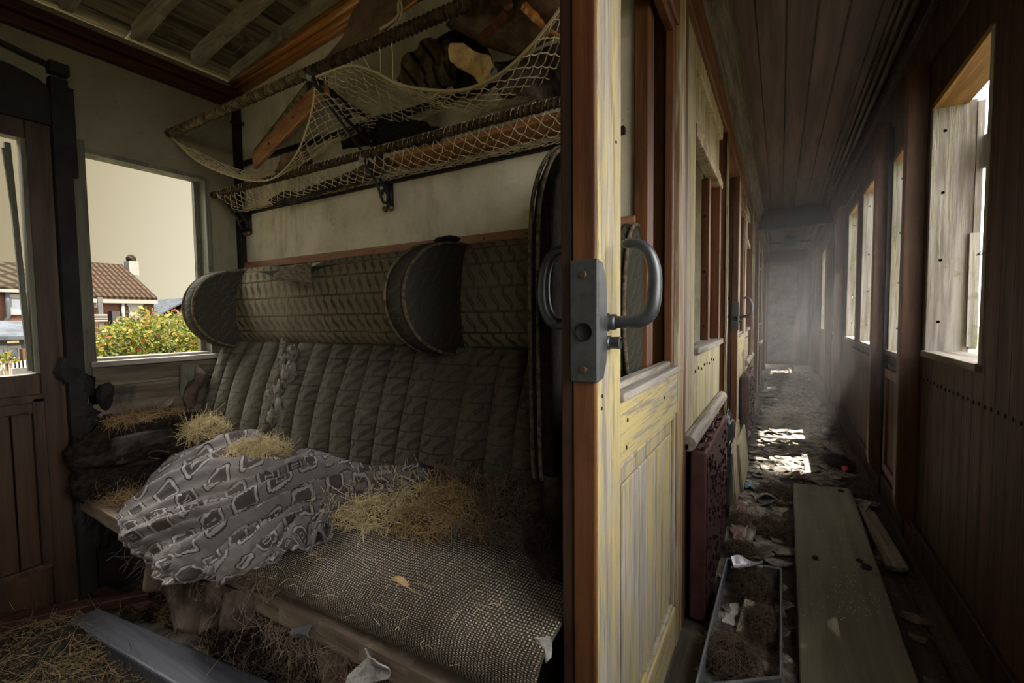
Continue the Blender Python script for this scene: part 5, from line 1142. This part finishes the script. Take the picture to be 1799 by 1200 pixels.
for i, (px, py, s) in enumerate(((1432, 980, .012), (1412, 960, 0), (1478, 862, .016), (1522, 996, .016), (1510, 985, .010))):
    if not s: continue
    m = MB(); m.blob(onpanel(px, py)+Vector((0, 0, 0.001)), (s, s*1.6, 0.003), 12, 6, 0.4, 3, i)
    solo('tar_spot', m, M['black'], ['small black tar spot at the left edge of the floor panel', '', 'black tar spot at the far end of the floor panel', 'black tar spot at the right edge of the floor panel', 'small black tar spot beside the one at the right edge of the panel'][i], 'spot')
# lino flakes and dirt all along the corridor floor
m = MB(); rr = random.Random(9)
for _ in range(2100):
    y = 1.2+9.3*rr.random()**1.05; x = rr.uniform(-0.16, 0.40)
    if y < 3.2 and 0.02 < x < 0.36: continue
    s = rr.uniform(0.014, 0.055)*(1.8 if rr.random() < 0.2 else 1); a = rr.uniform(0, 6.3); h = rr.uniform(0.0, 0.35)*s; n = rr.randint(5, 8); z0 = rr.uniform(0.002, 0.016); tl = Vector((rr.uniform(-.18, .18), rr.uniform(-.18, .18), 1))
    rad = [s*rr.uniform(0.55, 1.1) for _ in range(n)]; q = []
    for k in range(n):
        t_ = a+2*pi*k/n; dx, dy = rad[k]*cos(t_), rad[k]*sin(t_)*0.8; q.append(Vector((x+dx, y+dy, z0+abs(dx*tl.x)+abs(dy*tl.y)+h*(dx/s)**2)))
    b = len(m.v); cc_ = sum(q, Vector())/n-Vector((0, 0, 0)); m.v += q+[p-Vector((0, 0, 0.0022)) for p in q]+[cc_-Vector((0, 0, h*0.3)), cc_-Vector((0, 0, h*0.3+0.0022))]
    for k in range(n):
        j = (k+1) % n; m.face([b+k, b+j, b+2*n]); m.face([b+n+j, b+n+k, b+2*n+1]); m.face([b+j, b+k, b+n+k, b+n+j])
m.keep = True; solo('lino_flakes', m, M['flake'], 'curled flakes of broken lino littering the corridor floor', 'lino flakes', kind='stuff')
m = MB()
for _ in range(90):
    y = 2.6+7*rr.random(); x = rr.uniform(-0.17, 0.4); s = rr.uniform(0.004, 0.014)
    if y < 3.25 and 0.02 < x < 0.36: continue
    a = rr.uniform(0, 6); m.prism([Vector((x+s*cos(a+k*2.1), y+1.6*s*sin(a+k*2.1), 0.03)) for k in range(3)], (0, 0, 0.002))
m.keep = True; solo('glass_shards', m, M['shard'], 'glinting glass shards on the far corridor floor', 'glass shards', kind='stuff')
m = MB(); lumps = [((0.40, 2.3, 0.01), (0.06, 0.5, 0.03)), ((0.41, 3.0, 0.01), (0.06, 0.3, 0.03)), ((0.045, 1.7, 0.01), (0.03, 0.5, 0.02)), ((0.43, 1.6, 0.01), (0.05, 0.4, 0.03)), ((-0.08, 2.6, 0.01), (0.12, 0.3, 0.02))]
m.m = 0; strands(m, lumps, 1300, L=(0.02, 0.07), r=0.0009, seed=71, zmin=0.004); m.keep = True
solo('floor_litter', m, M['hair'], 'dark fibrous litter along the edges of the corridor floor', 'litter', kind='stuff')
G3 = 'horsehair heaps on the corridor floor'
for i, (px, py, rx, ry, rz, lab) in enumerate(((1362, 866, .085, .13, .045, 'horsehair heap left of the far end of the floor panel'), (1345, 928, .075, .10, .040, 'horsehair heap between the grey batten and the floor panel'), (1300, 965, .07, .06, .035, 'horsehair heap behind the metal tray'), (1470, 815, .085, .16, .060, 'dark horsehair heap by the right wall beyond the panel'), (1508, 862, .04, .10, .050, 'small horsehair heap against the fin at the right wall'), (1385, 935, .03, .12, .025, 'thin horsehair heap along the left edge of the panel'), (1300, 912, .05, .08, .03, 'low horsehair heap by the leaning boards'))):
    c = at(px, py, 'z', 0.02); clump(lab, [((c.x, c.y, 0.012), (rx, ry, rz))], 1000, M['hair'] if i != 3 else M['hairblk'], M['fibreblk'], 'horsehair_heap', 'horsehair', G3, 80+i, L=(0.03, 0.09), r=0.0008, zmin=0.004)
def floorscrap(label, poly, z, mat, cat, name, seed, wob=0.01, th=0.003): scrap(label, poly, ('z', z), mat, cat, name, th, wob, None, seed)
# curled lino sheet
A = [at(1322, 872, 'z', 0.03), at(1330, 905, 'z', 0.02)]
c0 = at(1296, 880, 'z', 0.012); c1 = at(1395, 880, 'z', 0.012)
m = MB(); m.grid(24, 6, lambda u, v: c0.lerp(c1, u)+Vector((0, 0.10*(v-0.5), 0.055*max(0, sin(pi*min(1, max(0, (u-0.25)/0.5))))*(1-0.5*v)+0.01*nz((u*5, v*3, 0), 1))), None, back=0.004); m.keep = True
solo('lino_sheet', m, M['flake'], 'curled grey lino sheet arching over the end of the grey batten', 'lino', smooth=True)
a, b = at(1338, 893, 'z', 0.022), at(1302, 966, 'z', 0.018); m = MB(); m.bar(a, b, 0.045, 0.018); solo('floor_batten', m, M['greywood_y'], 'short grey batten lying on the corridor floor behind the tray', 'batten', bevel=0.003)
floorscrap('pinkish lino piece beside the leaning boards', [(1284, 900), (1300, 884), (1312, 892), (1298, 908)], 0.025, M['pink'], 'lino', 'lino_piece', 41)
floorscrap('brownish pink lino piece left of the grey batten', [(1282, 925), (1306, 915), (1310, 940), (1290, 950)], 0.02, M['pink'], 'lino', 'lino_piece', 42)
floorscrap('scrap of blue foil on the corridor floor', [(1308, 848), (1318, 846), (1326, 856), (1310, 860)], 0.03, M['blue'], 'foil', 'foil_scrap', 43, 0.012)
floorscrap('bright red scrap on the dark horsehair heap', [(1478, 820), (1490, 818), (1491, 826), (1484, 829)], 0.075, M['red'], 'scrap', 'red_scrap', 44, 0.008)
floorscrap('large flat grey lino sheet in the sunlight', [(1338, 720), (1400, 712), (1425, 735), (1420, 760), (1340, 756)], 0.02, plain('pale_lino', (0.36, 0.33, 0.29), 0.6, 0, 0.35, 0.6, 9, 0.2), 'lino', 'lino_sheet', 45, 0.012)
floorscrap('flat olive lino sheet beyond the blue foil', [(1335, 815), (1372, 800), (1395, 812), (1390, 838), (1345, 842)], 0.018, M['flake'], 'lino', 'lino_sheet', 46, 0.010)
floorscrap('olive lino sheet at the far end of the floor panel', [(1412, 800), (1460, 798), (1478, 842), (1415, 842)], 0.02, M['flake'], 'lino', 'lino_sheet', 47, 0.010)
floorscrap('pale lino sheet far down the corridor', [(1342, 668), (1400, 664), (1410, 684), (1342, 690)], 0.02, M['flake'], 'lino', 'lino_sheet', 48, 0.012)
floorscrap('pinkish scrap beside the far left corner of the floor panel', [(1390, 830), (1404, 828), (1408, 838), (1394, 840)], 0.04, M['pink'], 'scrap', 'pink_scrap', 49, 0.010)
m = MB(); m.tube([at(1330, 768, 'z', 0.03), at(1385, 772, 'z', 0.03), at(1442, 779, 'z', 0.03)], 0.016, 10); solo('floor_pipe', m, M['greywood_y'], 'pale pipe lying across the corridor floor', 'pipe', smooth=True)
m = MB(); c = at(1453, 760, 'z', 0.035); m.lathe([(0.0, -0.05), (0.032, -0.05), (0.034, -0.045), (0.034, 0.045), (0.032, 0.05), (0.0, 0.05)], c, 'y', 16); solo('tin_can', m, M['zinc'], 'shiny tin can lying by the right wall of the corridor', 'can', smooth=True)
m = MB(); c = at(1439, 742, 'z', 0.03); m.blob(c, (0.05, 0.07, 0.03), 14, 8, 0.5, 3, 8); solo('crumpled_foil', m, M['zinc'], 'crumpled grey foil lying beyond the tin can', 'foil')
scrap('pale paper leaning on the right wall beside the tin can', [(1464, 742), (1474, 745), (1476, 775), (1468, 785), (1460, 768)], ('x', 0.47), M['paper'], 'paper', 'paper_scrap', wob=0.012, seed=51)
for i, (p, q, w, lab) in enumerate((((1517, 893), (1572, 1000), 0.05, 'grey batten lying between the floor panel and the right wall'), ((1530, 900), (1588, 1000), 0.03, 'narrower grey batten beside the one at the right wall'), ((1448, 775), (1476, 800), 0.05, 'short splintered batten beyond the dark horsehair heap'))):
    a, b = at(*p, 'z', 0.03+0.01*i), at(*q, 'z', 0.025); m = MB(); m.bar(a, b, w, 0.018); solo('floor_batten', m, M['greywood_y'], lab, 'batten', bevel=0.003)
floorscrap('white paper scrap at the right edge of the floor panel', [(1510, 880), (1522, 876), (1530, 890), (1518, 894)], 0.05, M['paper'], 'paper', 'paper_scrap', 52, 0.014)
# fins flanking the corridor doors
def fin(y, label, mat):
    m = MB(); d = 0.068; x0 = XR-d
    prof = [(XR, 0.02), (XR, 2.0), (x0+0.03, 2.0), (x0+0.006, 1.975), (x0, 1.93), (x0, 0.20), (x0+0.006, 0.165), (x0+0.03, 0.13), (x0+0.05, 0.105), (x0+0.058, 0.02)]
    m.prism([(x, y, z) for x, z in prof], (0, 0.055, 0))
    return solo('wall_fin', m, mat, label, 'wall fin', 'fins flanking the corridor doors', bevel=0.006)
for y, l, mt in ((2.468, 'nearest wall fin, orange brown and right beside the nearest window', M['finwood']), (3.17, 'second wall fin, dark reddish, beyond the narrow corridor door', M['finwood']), (5.25, 'third wall fin, halfway down the right corridor wall', M['finwood']), (6.17, 'fourth wall fin just before the green ceiling beam', M['finwood']), (8.05, 'fifth wall fin deep in the corridor', M['finwood']), (8.85, 'sixth wall fin nearest the end door', M['finwood'])):
    fin(y, l, mt)
for k, (a, b) in enumerate(((2.60, 3.13), (5.40, 6.10))):
    m = MB(); m.box(XR-0.012, XR+0.002, a, b, 0.16, 0.20); m.box(XR-0.012, XR+0.002, a, b, 0.66, 0.71); m.box(XR-0.012, XR+0.002, b-0.045, b, 0.2, 0.66); m.box(XR-0.012, XR+0.002, a, a+0.04, 0.2, 0.66)
    struct('trim_door_panel_%d' % (k+1), m, M['finwood'], ['framed lower panel of the narrow corridor door', 'framed lower panel of the far corridor door'][k], 'panel', bevel=0.004)
    m = MB(); m.box(XR-0.02, XR+0.002, a-0.035, a, 0.02, 2.0); m.box(XR-0.02, XR+0.002, b, b+0.035, 0.02, 2.0)
    struct('trim_door_casing_%d' % (k+1), m, M['black'], ['black casing of the narrow corridor door', 'black casing of the far corridor door'][k], 'casing')
# ceiling lamp far down
c = at(1389, 428, 'z', 2.17); cl = thing('ceiling_lamp', 'dark ceiling lamp with two arms far down the corridor', 'lamp', (c.x, c.y, 2.28))
m = MB(); m.lathe([(0.09, 0.11), (0.10, 0.06), (0.125, 0.02), (0.10, -0.035), (0.03, -0.05)], (c.x, c.y, 2.17), 'z', 18); m.build('shade', M['greenpaint'], cl, smooth=True)
m = MB(); m.tube([(-0.19, c.y, 2.20), (XR-0.06, c.y, 2.20)], 0.016, 8); m.build('arm', M['greenpaint'], cl, smooth=True)
m = MB(); m.box(c.x-0.07, c.x+0.07, c.y-0.07, c.y+0.07, 2.255, 2.28); m.build('ceiling_plate', M['greenpaint'], cl)
# ------------------------------------------------------------------ outside
GZ = -1.5
m = MB(); m.box(-120, 60, -60, 110, GZ-0.3, GZ)
gm = NT('rough_grass', 0.95, 0.1); _c = gm.coord(); gm.col(gm.mix(gm.rng(gm.noise(_c, 0.8, 8), 0.35, 0.65), (0.050, 0.052, 0.030), (0.085, 0.075, 0.048)))
struct('ground', m, gm.mat, 'rough grass ground outside the carriage', 'ground')
def tile_mat(name, c1, c2, rot, sy, sz):
    t = NT(name, 0.95, 0.0); co = t.coord(); x, y, z = t.sep(co)
    if rot: y, z = t.math('ADD', y, t.math('MULTIPLY', z, 0.9)), t.math('SUBTRACT', z, t.math('MULTIPLY', y, 0.35))
    a = t.math('SINE', t.math('MULTIPLY', y, 2*pi/sy)); b = t.math('FRACT', t.math('DIVIDE', z, sz))
    k = t.math('MULTIPLY', t.rng(a, -0.6, 0.6), t.rng(b, 0.0, 0.35)); t.col(t.mix(t.math('MULTIPLY', t.noise(co, 0.9, 4), 0.5), t.mix(k, c2, c1), c2)); t.bump(t.math('ADD', a, b), 0.5, 0.05); return t.mat
M['tile'] = tile_mat('pantile_roof', (0.034, 0.024, 0.017), (0.010, 0.007, 0.005), False, 0.27, 0.30)  # outdoor roof and brick colours darkened to offset the overbright sky
M['tile2'] = tile_mat('mossy_slate_roof', (0.028, 0.024, 0.016), (0.010, 0.008, 0.006), True, 0.5, 0.45)
M['brick'] = brick_mat('red_brick', (0.052, 0.021, 0.013), (0.034, 0.014, 0.009), (0.05, 0.038, 0.028))
M['brick2'] = brick_mat('orange_brick', (0.055, 0.024, 0.014), (0.036, 0.015, 0.009), (0.05, 0.038, 0.028))
M['pvc'] = plain('white_joinery', (0.125, 0.118, 0.103), 0.9, 0, 0.0, 0.1, 4, 0.0)  # white darkened so the strong sky does not burn it out
M['glass'] = plain('dark_window_glass', (0.10, 0.11, 0.13), 0.12, 0, 0.7, 0.2, 1, 0.0)
M['concrete'] = plain('pale_concrete', (0.055, 0.053, 0.048), 0.9, 0, 0.2, 0.4, 3, 0.2)  # pale tone darkened against the same strong sky
M['corrug'] = plain('grey_corrugated', (0.04, 0.045, 0.052), 0.9, 0.0, 0.0, 0.4, 2, 0.1)
def X(px, py, x): return at(px, py, 'x', x)
# right-hand house with pantiles
XH = -34.0; e1 = X(270, 527, XH); e0y = X(120, 527, XH).y; ze = e1.z; y1 = e1.y
h = thing('brick_house', 'brick house with brown pantile roof and small white chimney, seen through the compartment window', 'house', (XH-4, (e0y+y1)/2, GZ), 'houses across the yard')
m = MB(); m.box(XH-9, XH, e0y, y1, GZ, ze); m.prism([(XH, y1-0.3, ze), (XH-4.5, y1-0.3, X(240, 470, XH-4.5).z-0.2), (XH-9, y1-0.3, ze)], (0, -0.2, 0)); m.build('wall', M['brick'], h)
rg = X(237, 469, XH-4.5); m = MB()
yv = y1+0.1; yr = rg.y
m.hexa([(XH+0.25, e0y, ze-0.05), (XH+0.25, yv, ze-0.05), (XH-4.5, yv+0.0, rg.z-0.12), (XH-4.5, e0y, rg.z-0.12), (XH+0.25, e0y, ze+0.15), (XH+0.25, yv, ze+0.15), (XH-4.5, yv, rg.z+0.1), (XH-4.5, e0y, rg.z+0.1)])
m.hexa([(XH-9.2, e0y, ze), (XH-9.2, yv, ze), (XH-4.5, yv, rg.z-0.1), (XH-4.5, e0y, rg.z-0.1), (XH-9.2, e0y, ze+0.15), (XH-9.2, yv, ze+0.15), (XH-4.5, yv, rg.z+0.1), (XH-4.5, e0y, rg.z+0.1)])
m.build('roof', M['tile'], h)
m = MB(); m.box(XH+0.02, XH+0.28, e0y, yv, ze-0.25, ze-0.02); m.build('fascia', M['pvc'], h)
cp_ = X(236, 478, XH-4.5); m = MB(); m.box(XH-4.9, XH-4.1, cp_.y-0.42, cp_.y+0.12, rg.z-0.6, X(236, 464, XH-4.5).z+0.15); ch = m.build('chimney', M['pvc'], h)
m = MB(); m.lathe([(0.25, 0.0), (0.28, 0.3), (0.16, 0.5)], (XH-4.5, cp_.y-0.15, X(236, 464, XH-4.5).z+0.1), 'z', 12); m.build('chimney_pot', M['tile2'], ch, smooth=True)
def hwin(parent, x, a, b, frame=0.1, mat=None, sill=True):
    p, q = X(*a, x), X(*b, x); y0_, y1_, z0_, z1_ = min(p.y, q.y), max(p.y, q.y), min(p.z, q.z), max(p.z, q.z)
    m = MB(); f = frame; m.box(x, x+0.06, y0_, y0_+f, z0_, z1_); m.box(x, x+0.06, y1_-f, y1_, z0_, z1_); m.box(x, x+0.06, y0_+f, y1_-f, z0_, z0_+f); m.box(x, x+0.06, y0_+f, y1_-f, z1_-f, z1_)
    w = m.build('window', M['pvc'], parent); m = MB(); m.box(x, x+0.03, y0_+f, y1_-f, z0_+f, z1_-f); m.build('pane', mat or M['glass'], w)
    return w
hwin(h, XH, (165, 541), (175, 528)); 
m = MB(); p, q = X(227, 580, XH), X(245, 537, XH); m.box(XH, XH+0.08, p.y, q.y, p.z, q.z); m.build('door', M['pvc'], h)
m = MB(); p, q = X(222, 537, XH), X(250, 534, XH); m.box(XH, XH+0.12, p.y, q.y, p.z, q.z+0.02); m.build('lintel', M['pvc'], h)
m = MB(); p = X(216, 570, XH); m.tube([(XH+0.12, p.y, p.z-1.5), (XH+0.12, p.y, ze-0.2)], 0.09, 8); m.build('downpipe', M['pvc'], h, smooth=True)
m = MB(); p, q = X(191, 558, XH), X(204, 547, XH); m.box(XH, XH+0.5, p.y, q.y, p.z-1.0, q.z); m.build('vent_box', M['black'], h)
m = MB(); p = X(178, 560, XH+3); m.box(XH+2.9, XH+3.0, p.y-0.1, p.y+0.1, GZ, X(178, 522, XH+3).z); solo('garden_post', m, M['concrete'], 'grey wooden post before the brick house with pantiles', 'post')
m = MB(); p, q = X(165, 565, XH+3), X(188, 553, XH+3)
for k in range(4): m.box(XH+3.0, XH+3.06, p.y-2, q.y, lerp(p.z, q.z, k/4), lerp(p.z, q.z, k/4)+0.12)
solo('garden_rails', m, M['pvc'], 'white plank rails before the brick house with pantiles', 'fence')
# left-hand house
XG = -27.0; f0 = X(-60, 502, XG); f1 = X(90, 511, XG)
g = thing('brick_house', 'brick house with a mossy slate roof, seen through the outer door window', 'house', (XG-4, f0.y, GZ), 'houses across the yard')
m = MB(); m.box(XG-8, XG, f0.y-3, f1.y, GZ, f1.z); m.build('wall', M['brick2'], g)
r1 = X(55, 466, XG-4.5); m = MB()
m.hexa([(XG+0.2, f0.y-3, f1.z-0.1), (XG+0.2, f1.y, f1.z-0.1), (XG-4.5, f1.y, r1.z-0.1), (XG-4.5, f0.y-3, r1.z-0.1), (XG+0.2, f0.y-3, f1.z+0.08), (XG+0.2, f1.y, f1.z+0.08), (XG-4.5, f1.y, r1.z+0.08), (XG-4.5, f0.y-3, r1.z+0.08)]); m.hexa([(XG-8.2, f0.y-3, f1.z-0.1), (XG-8.2, f1.y, f1.z-0.1), (XG-4.5, f1.y, r1.z-0.1), (XG-4.5, f0.y-3, r1.z-0.1), (XG-8.2, f0.y-3, f1.z+0.08), (XG-8.2, f1.y, f1.z+0.08), (XG-4.5, f1.y, r1.z+0.08), (XG-4.5, f0.y-3, r1.z+0.08)]); rf = m.build('roof', M['tile2'], g)
p, q = X(44, 486, XG-1.5), X(55, 479, XG-1.5); m = MB(); m.box(XG-1.7, XG-1.2, p.y, q.y, p.z-0.15, q.z); m.build('skylight', M['concrete'], rf)
m = MB(); m.box(XG+0.05, XG+0.3, f0.y-3, f1.y, f1.z-0.12, f1.z); m.build('gutter', M['pvc'], g)
hwin(g, XG, (17, 553), (46, 523), 0.07)
m = MB(); p, q = X(14, 523, XG), X(51, 520, XG); m.box(XG, XG+0.12, p.y, q.y, p.z, q.z+0.06); m.build('lintel', M['pvc'], g)
m = MB(); m.tube([X(12, 508, XG+0.15), X(15, 556, XG+0.15), X(8, 565, XG+0.15), X(7, 578, XG+0.15)], 0.07, 8); m.build('downpipe', M['corrug'], g, smooth=True)
# lean-to, sheds and yard wall before it
XA = -21.0; p, q = X(-60, 600, XA), X(95, 592, XA)
a = thing('lean_to', 'low grey lean-to with a striped awning and patio doors below the brick house', 'lean-to', (XA-2, p.y, GZ))
m = MB(); m.hexa([(XA, p.y, p.z), (XA, q.y, p.z), (XA-3, q.y, p.z+0.5), (XA-3, p.y, p.z+0.5), (XA, p.y, p.z+0.12), (XA, q.y, p.z+0.12), (XA-3, q.y, p.z+0.62), (XA-3, p.y, p.z+0.62)]); m.build('roof', M['corrug'], a)
m = MB(); m.box(XA-3, XA-0.3, p.y, q.y, GZ, p.z); m.build('wall', M['concrete'], a)
M['stripe'] = plain('yellow_stripe', (0.10, 0.075, 0.03), 0.8)
for k in range(12): m = MB(); m.box(XA+0.0, XA+0.03, p.y+k*0.42, p.y+k*0.42+0.26, p.z-0.10, p.z-0.03); m.build('awning_stripe', M['stripe'], a)
for u, v in (((-12, 645), (12, 607)), ((14, 645), (36, 607))):
    hwin(a, XA-0.29, u, v, 0.08)
m = MB(); s0, s1 = X(41, 640, XA+0.6), X(70, 612, XA+0.6); m.box(XA+0.3, XA+0.6, s0.y, s1.y, GZ, s1.z); solo('brick_pillar_wall', m, M['brick2'], 'low brick wall right of the patio doors', 'wall')
m = MB(); XW = -15.0; w0, w1 = X(-60, 662, XW), X(120, 641, XW); m.box(XW-0.15, XW, w0.y-1, w1.y, GZ, w1.z); solo('yard_wall', m, M['concrete'], 'pale concrete yard wall below the patio doors', 'wall')
m = MB()
for k in range(10): yk = lerp(X(2, 635, XW+0.0).y, X(66, 635, XW).y, k/9); m.box(XW-0.3, XW-0.27, yk, yk+0.09, w1.z-0.2, w1.z+0.16)
solo('picket_fence', m, M['greywood_y'], 'short wooden pickets behind the concrete yard wall', 'fence')
# gabled shed at the right
XS = -40.0; s = thing('brick_shed', 'small gabled brick shed beyond the bush', 'shed', (XS-2, X(320, 560, XS).y, GZ))
A0, A1, A2 = X(278, 556, XS-3), X(330, 526, XS), X(352, 552, XS)
m = MB(); m.prism([(XS, X(310, 560, XS).y, GZ), (XS, X(310, 560, XS).y, X(310, 553, XS).z), (XS, A1.y, A1.z-0.1), (XS, X(356, 560, XS).y+1.2, X(356, 556, XS).z), (XS, X(356, 560, XS).y+1.2, GZ)], (-6, 0, 0)); m.build('wall', M['brick'], s)
m = MB(); yl = X(272, 556, XS).y; zl = X(275, 557, XS).z
m.hexa([(XS+0.3, yl, zl), (XS+0.3, A1.y, A1.z), (XS-6, A1.y, A1.z), (XS-6, yl, zl), (XS+0.3, yl, zl+0.12), (XS+0.3, A1.y, A1.z+0.12), (XS-6, A1.y, A1.z+0.12), (XS-6, yl, zl+0.12)])
m.hexa([(XS+0.3, A1.y, A1.z), (XS+0.3, A1.y+4, A1.z-1.6), (XS-6, A1.y+4, A1.z-1.6), (XS-6, A1.y, A1.z), (XS+0.3, A1.y, A1.z+0.12), (XS+0.3, A1.y+4, A1.z-1.48), (XS-6, A1.y+4, A1.z-1.48), (XS-6, A1.y, A1.z+0.12)]); m.build('roof', M['corrug'], s)
# the bush
def leaf_mat(name):
    t = NT(name, 0.7, 0.2); i = t.island(); c = t.mix(t.rng(i, 0, 0.5, 0, 1, False), (0.020, 0.036, 0.006), (0.075, 0.085, 0.012)); c = t.mix(t.rng(i, 0.55, 0.85, 0, 1, False), c, (0.15, 0.115, 0.02)); c = t.mix(t.rng(i, 0.965, 0.972), c, (0.13, 0.025, 0.010)); t.col(c)
    tr = t.N.new('ShaderNodeBsdfTranslucent'); t.L.new(c, tr.inputs[0]); ms = t.N.new('ShaderNodeMixShader'); ms.inputs[0].default_value = 0.45
    t.L.new(t.b.outputs[0], ms.inputs[1]); t.L.new(tr.outputs[0], ms.inputs[2]); t.L.new(ms.outputs[0], t.N['Material Output'].inputs[0]); return t.mat
M['leafy'] = leaf_mat('yellow_green_leaves')  # leaf tones darkened to offset the strong outdoor light
def bush(name, label, cat, lumps, n, leaf, seed, gz=GZ, group=None):
    t = thing(name, label, cat, (lumps[0][0][0], lumps[0][0][1], gz), group); rr = random.Random(seed); m = MB()
    for _ in range(n):
        c, rad = lumps[rr.randrange(len(lumps))]; a = rr.uniform(0, 2*pi); hz = rr.uniform(-0.6, 1); s_ = sqrt(max(0, 1-hz*hz)); f = rr.uniform(0.55, 1.08)
        p = Vector((c[0]+rad[0]*s_*cos(a)*f, c[1]+rad[1]*s_*sin(a)*f, c[2]+rad[2]*hz*f))
        d = Vector((rr.gauss(0, 1), rr.gauss(0, 1), rr.gauss(0, 0.8))).normalized(); q = d.orthogonal().normalized(); q = Matrix.Rotation(rr.uniform(0, 6.3), 3, d) @ q; l = leaf*rr.uniform(0.6, 1.3)
        b = len(m.v); nn = d.cross(q); m.v += [p, p+d*l*0.5+q*l*0.3+nn*l*0.08, p+d*l, p+d*l*0.5-q*l*0.3+nn*l*0.08]; m.face([b, b+1, b+2]); m.face([b, b+2, b+3])
    m.keep = True; fo = m.build('foliage', M['leafy'], t); fo['kind'] = 'stuff'
    m = MB()
    for i in range(16):
        c, rad = lumps[i % len(lumps)]; a = rr.uniform(0, 6.3); r0 = rr.uniform(0, 0.3); top = Vector((c[0]+rad[0]*cos(a)*0.6, c[1]+rad[1]*sin(a)*0.6, c[2]+rad[2]*0.6)); b0 = Vector((c[0]+rad[0]*cos(a)*r0, c[1]+rad[1]*sin(a)*r0, gz)); m.tube([b0, b0.lerp(top, 0.5)+Vector((0.05, 0.02, 0)), top], [0.03, 0.02, 0.006], 6)
    m.build('stem', M['hair'], t); return t
XBh = -9.0; lumps = []
for px, py, rz in ((180, 612, .30), (205, 600, .36), (235, 588, .42), (262, 582, .46), (292, 582, .46), (320, 585, .45), (350, 588, .45), (380, 592, .5), (410, 592, .5), (215, 630, .4), (270, 625, .5), (330, 625, .5), (380, 630, .5), (180, 650, .4)):
    c = X(px, py, XBh+R.uniform(-0.5, 0.4)); lumps.append(((c.x, c.y, c.z-0.12), (0.5, 0.42, rz)))
for px in (190, 240, 290, 340, 390): c = X(px, 660, XBh); lumps.append(((c.x, c.y, c.z-0.35), (0.6, 0.5, 0.7)))
bush('leafy_bush', 'yellow green bush with reddish leaves growing right outside the compartment window', 'bush', lumps, 15000, 0.075, 5)
c = X(5, 632, -13.0); bush('green_sprig', 'bright green sprig at the edge of the outer door window', 'plant', [((c.x, c.y, c.z), (0.2, 0.16, 0.13))], 160, 0.10, 6)

# added unseen tree, its crown shaped to shade the nearest corridor windows
t = thing('added_shade_tree', 'tall leafy tree added out of view to shade the corridor windows', 'tree', (6.2, 4.0, GZ))
rr = random.Random(12); m = MB(); LP = [((3.1, 2.6, 8.2), (1.3, 1.3, 0.9)), ((3.3, 4.0, 8.5), (1.4, 1.4, 1.0)), ((3.1, 5.3, 8.1), (1.3, 1.1, 0.8)), ((3.0, 1.2, 8.2), (1.3, 1.3, 0.9)), ((2.9, -0.2, 8.0), (1.3, 1.2, 0.9)), ((3.2, 8.3, 8.2), (1.3, 1.1, 0.8)), ((3.2, 9.8, 8.2), (1.3, 1.1, 0.8))]
SUBC = []
for c, rad in LP:
    for _ in range(26):
        d = Vector((rr.gauss(0, 1), rr.gauss(0, 1), rr.gauss(0, 1))).normalized()*rr.uniform(0.15, 1.0); SUBC.append(((c[0]+rad[0]*d.x, c[1]+rad[1]*d.y, c[2]+rad[2]*d.z), (0.30, 0.30, 0.22)))
for _ in range(7000):
    c, rad = SUBC[rr.randrange(len(SUBC))]; d = Vector((rr.gauss(0, 1), rr.gauss(0, 1), rr.gauss(0, 1))).normalized()*rr.uniform(0.3, 1.0); p = Vector((c[0]+rad[0]*d.x, c[1]+rad[1]*d.y, c[2]+rad[2]*d.z))
    d = Vector((rr.gauss(0, 1), rr.gauss(0, 1), rr.gauss(0, 0.5))).normalized(); q = d.orthogonal().normalized(); q = Matrix.Rotation(rr.uniform(0, 6.3), 3, d) @ q; l = rr.uniform(0.16, 0.30); b = len(m.v)
    m.v += [p, p+d*l*0.5+q*l*0.34, p+d*l, p+d*l*0.5-q*l*0.34]; m.face([b, b+1, b+2]); m.face([b, b+2, b+3])
m.keep = True; fo = m.build('foliage', M['leafy'], t); fo['kind'] = 'stuff'
m = MB(); m.tube([(6.2, 4.0, GZ), (6.0, 3.9, 3.0), (5.3, 3.7, 6.5), (4.6, 3.6, 9.0)], [0.32, 0.26, 0.18, 0.08], 10)
for c, rad in LP: m.tube([(5.5, 3.75, 5.8), ((5.5+c[0])/2, (3.75+c[1])/2, 7.4), c], [0.12, 0.08, 0.03], 6)
m.build('trunk', M['greywood_y'], t, smooth=True)
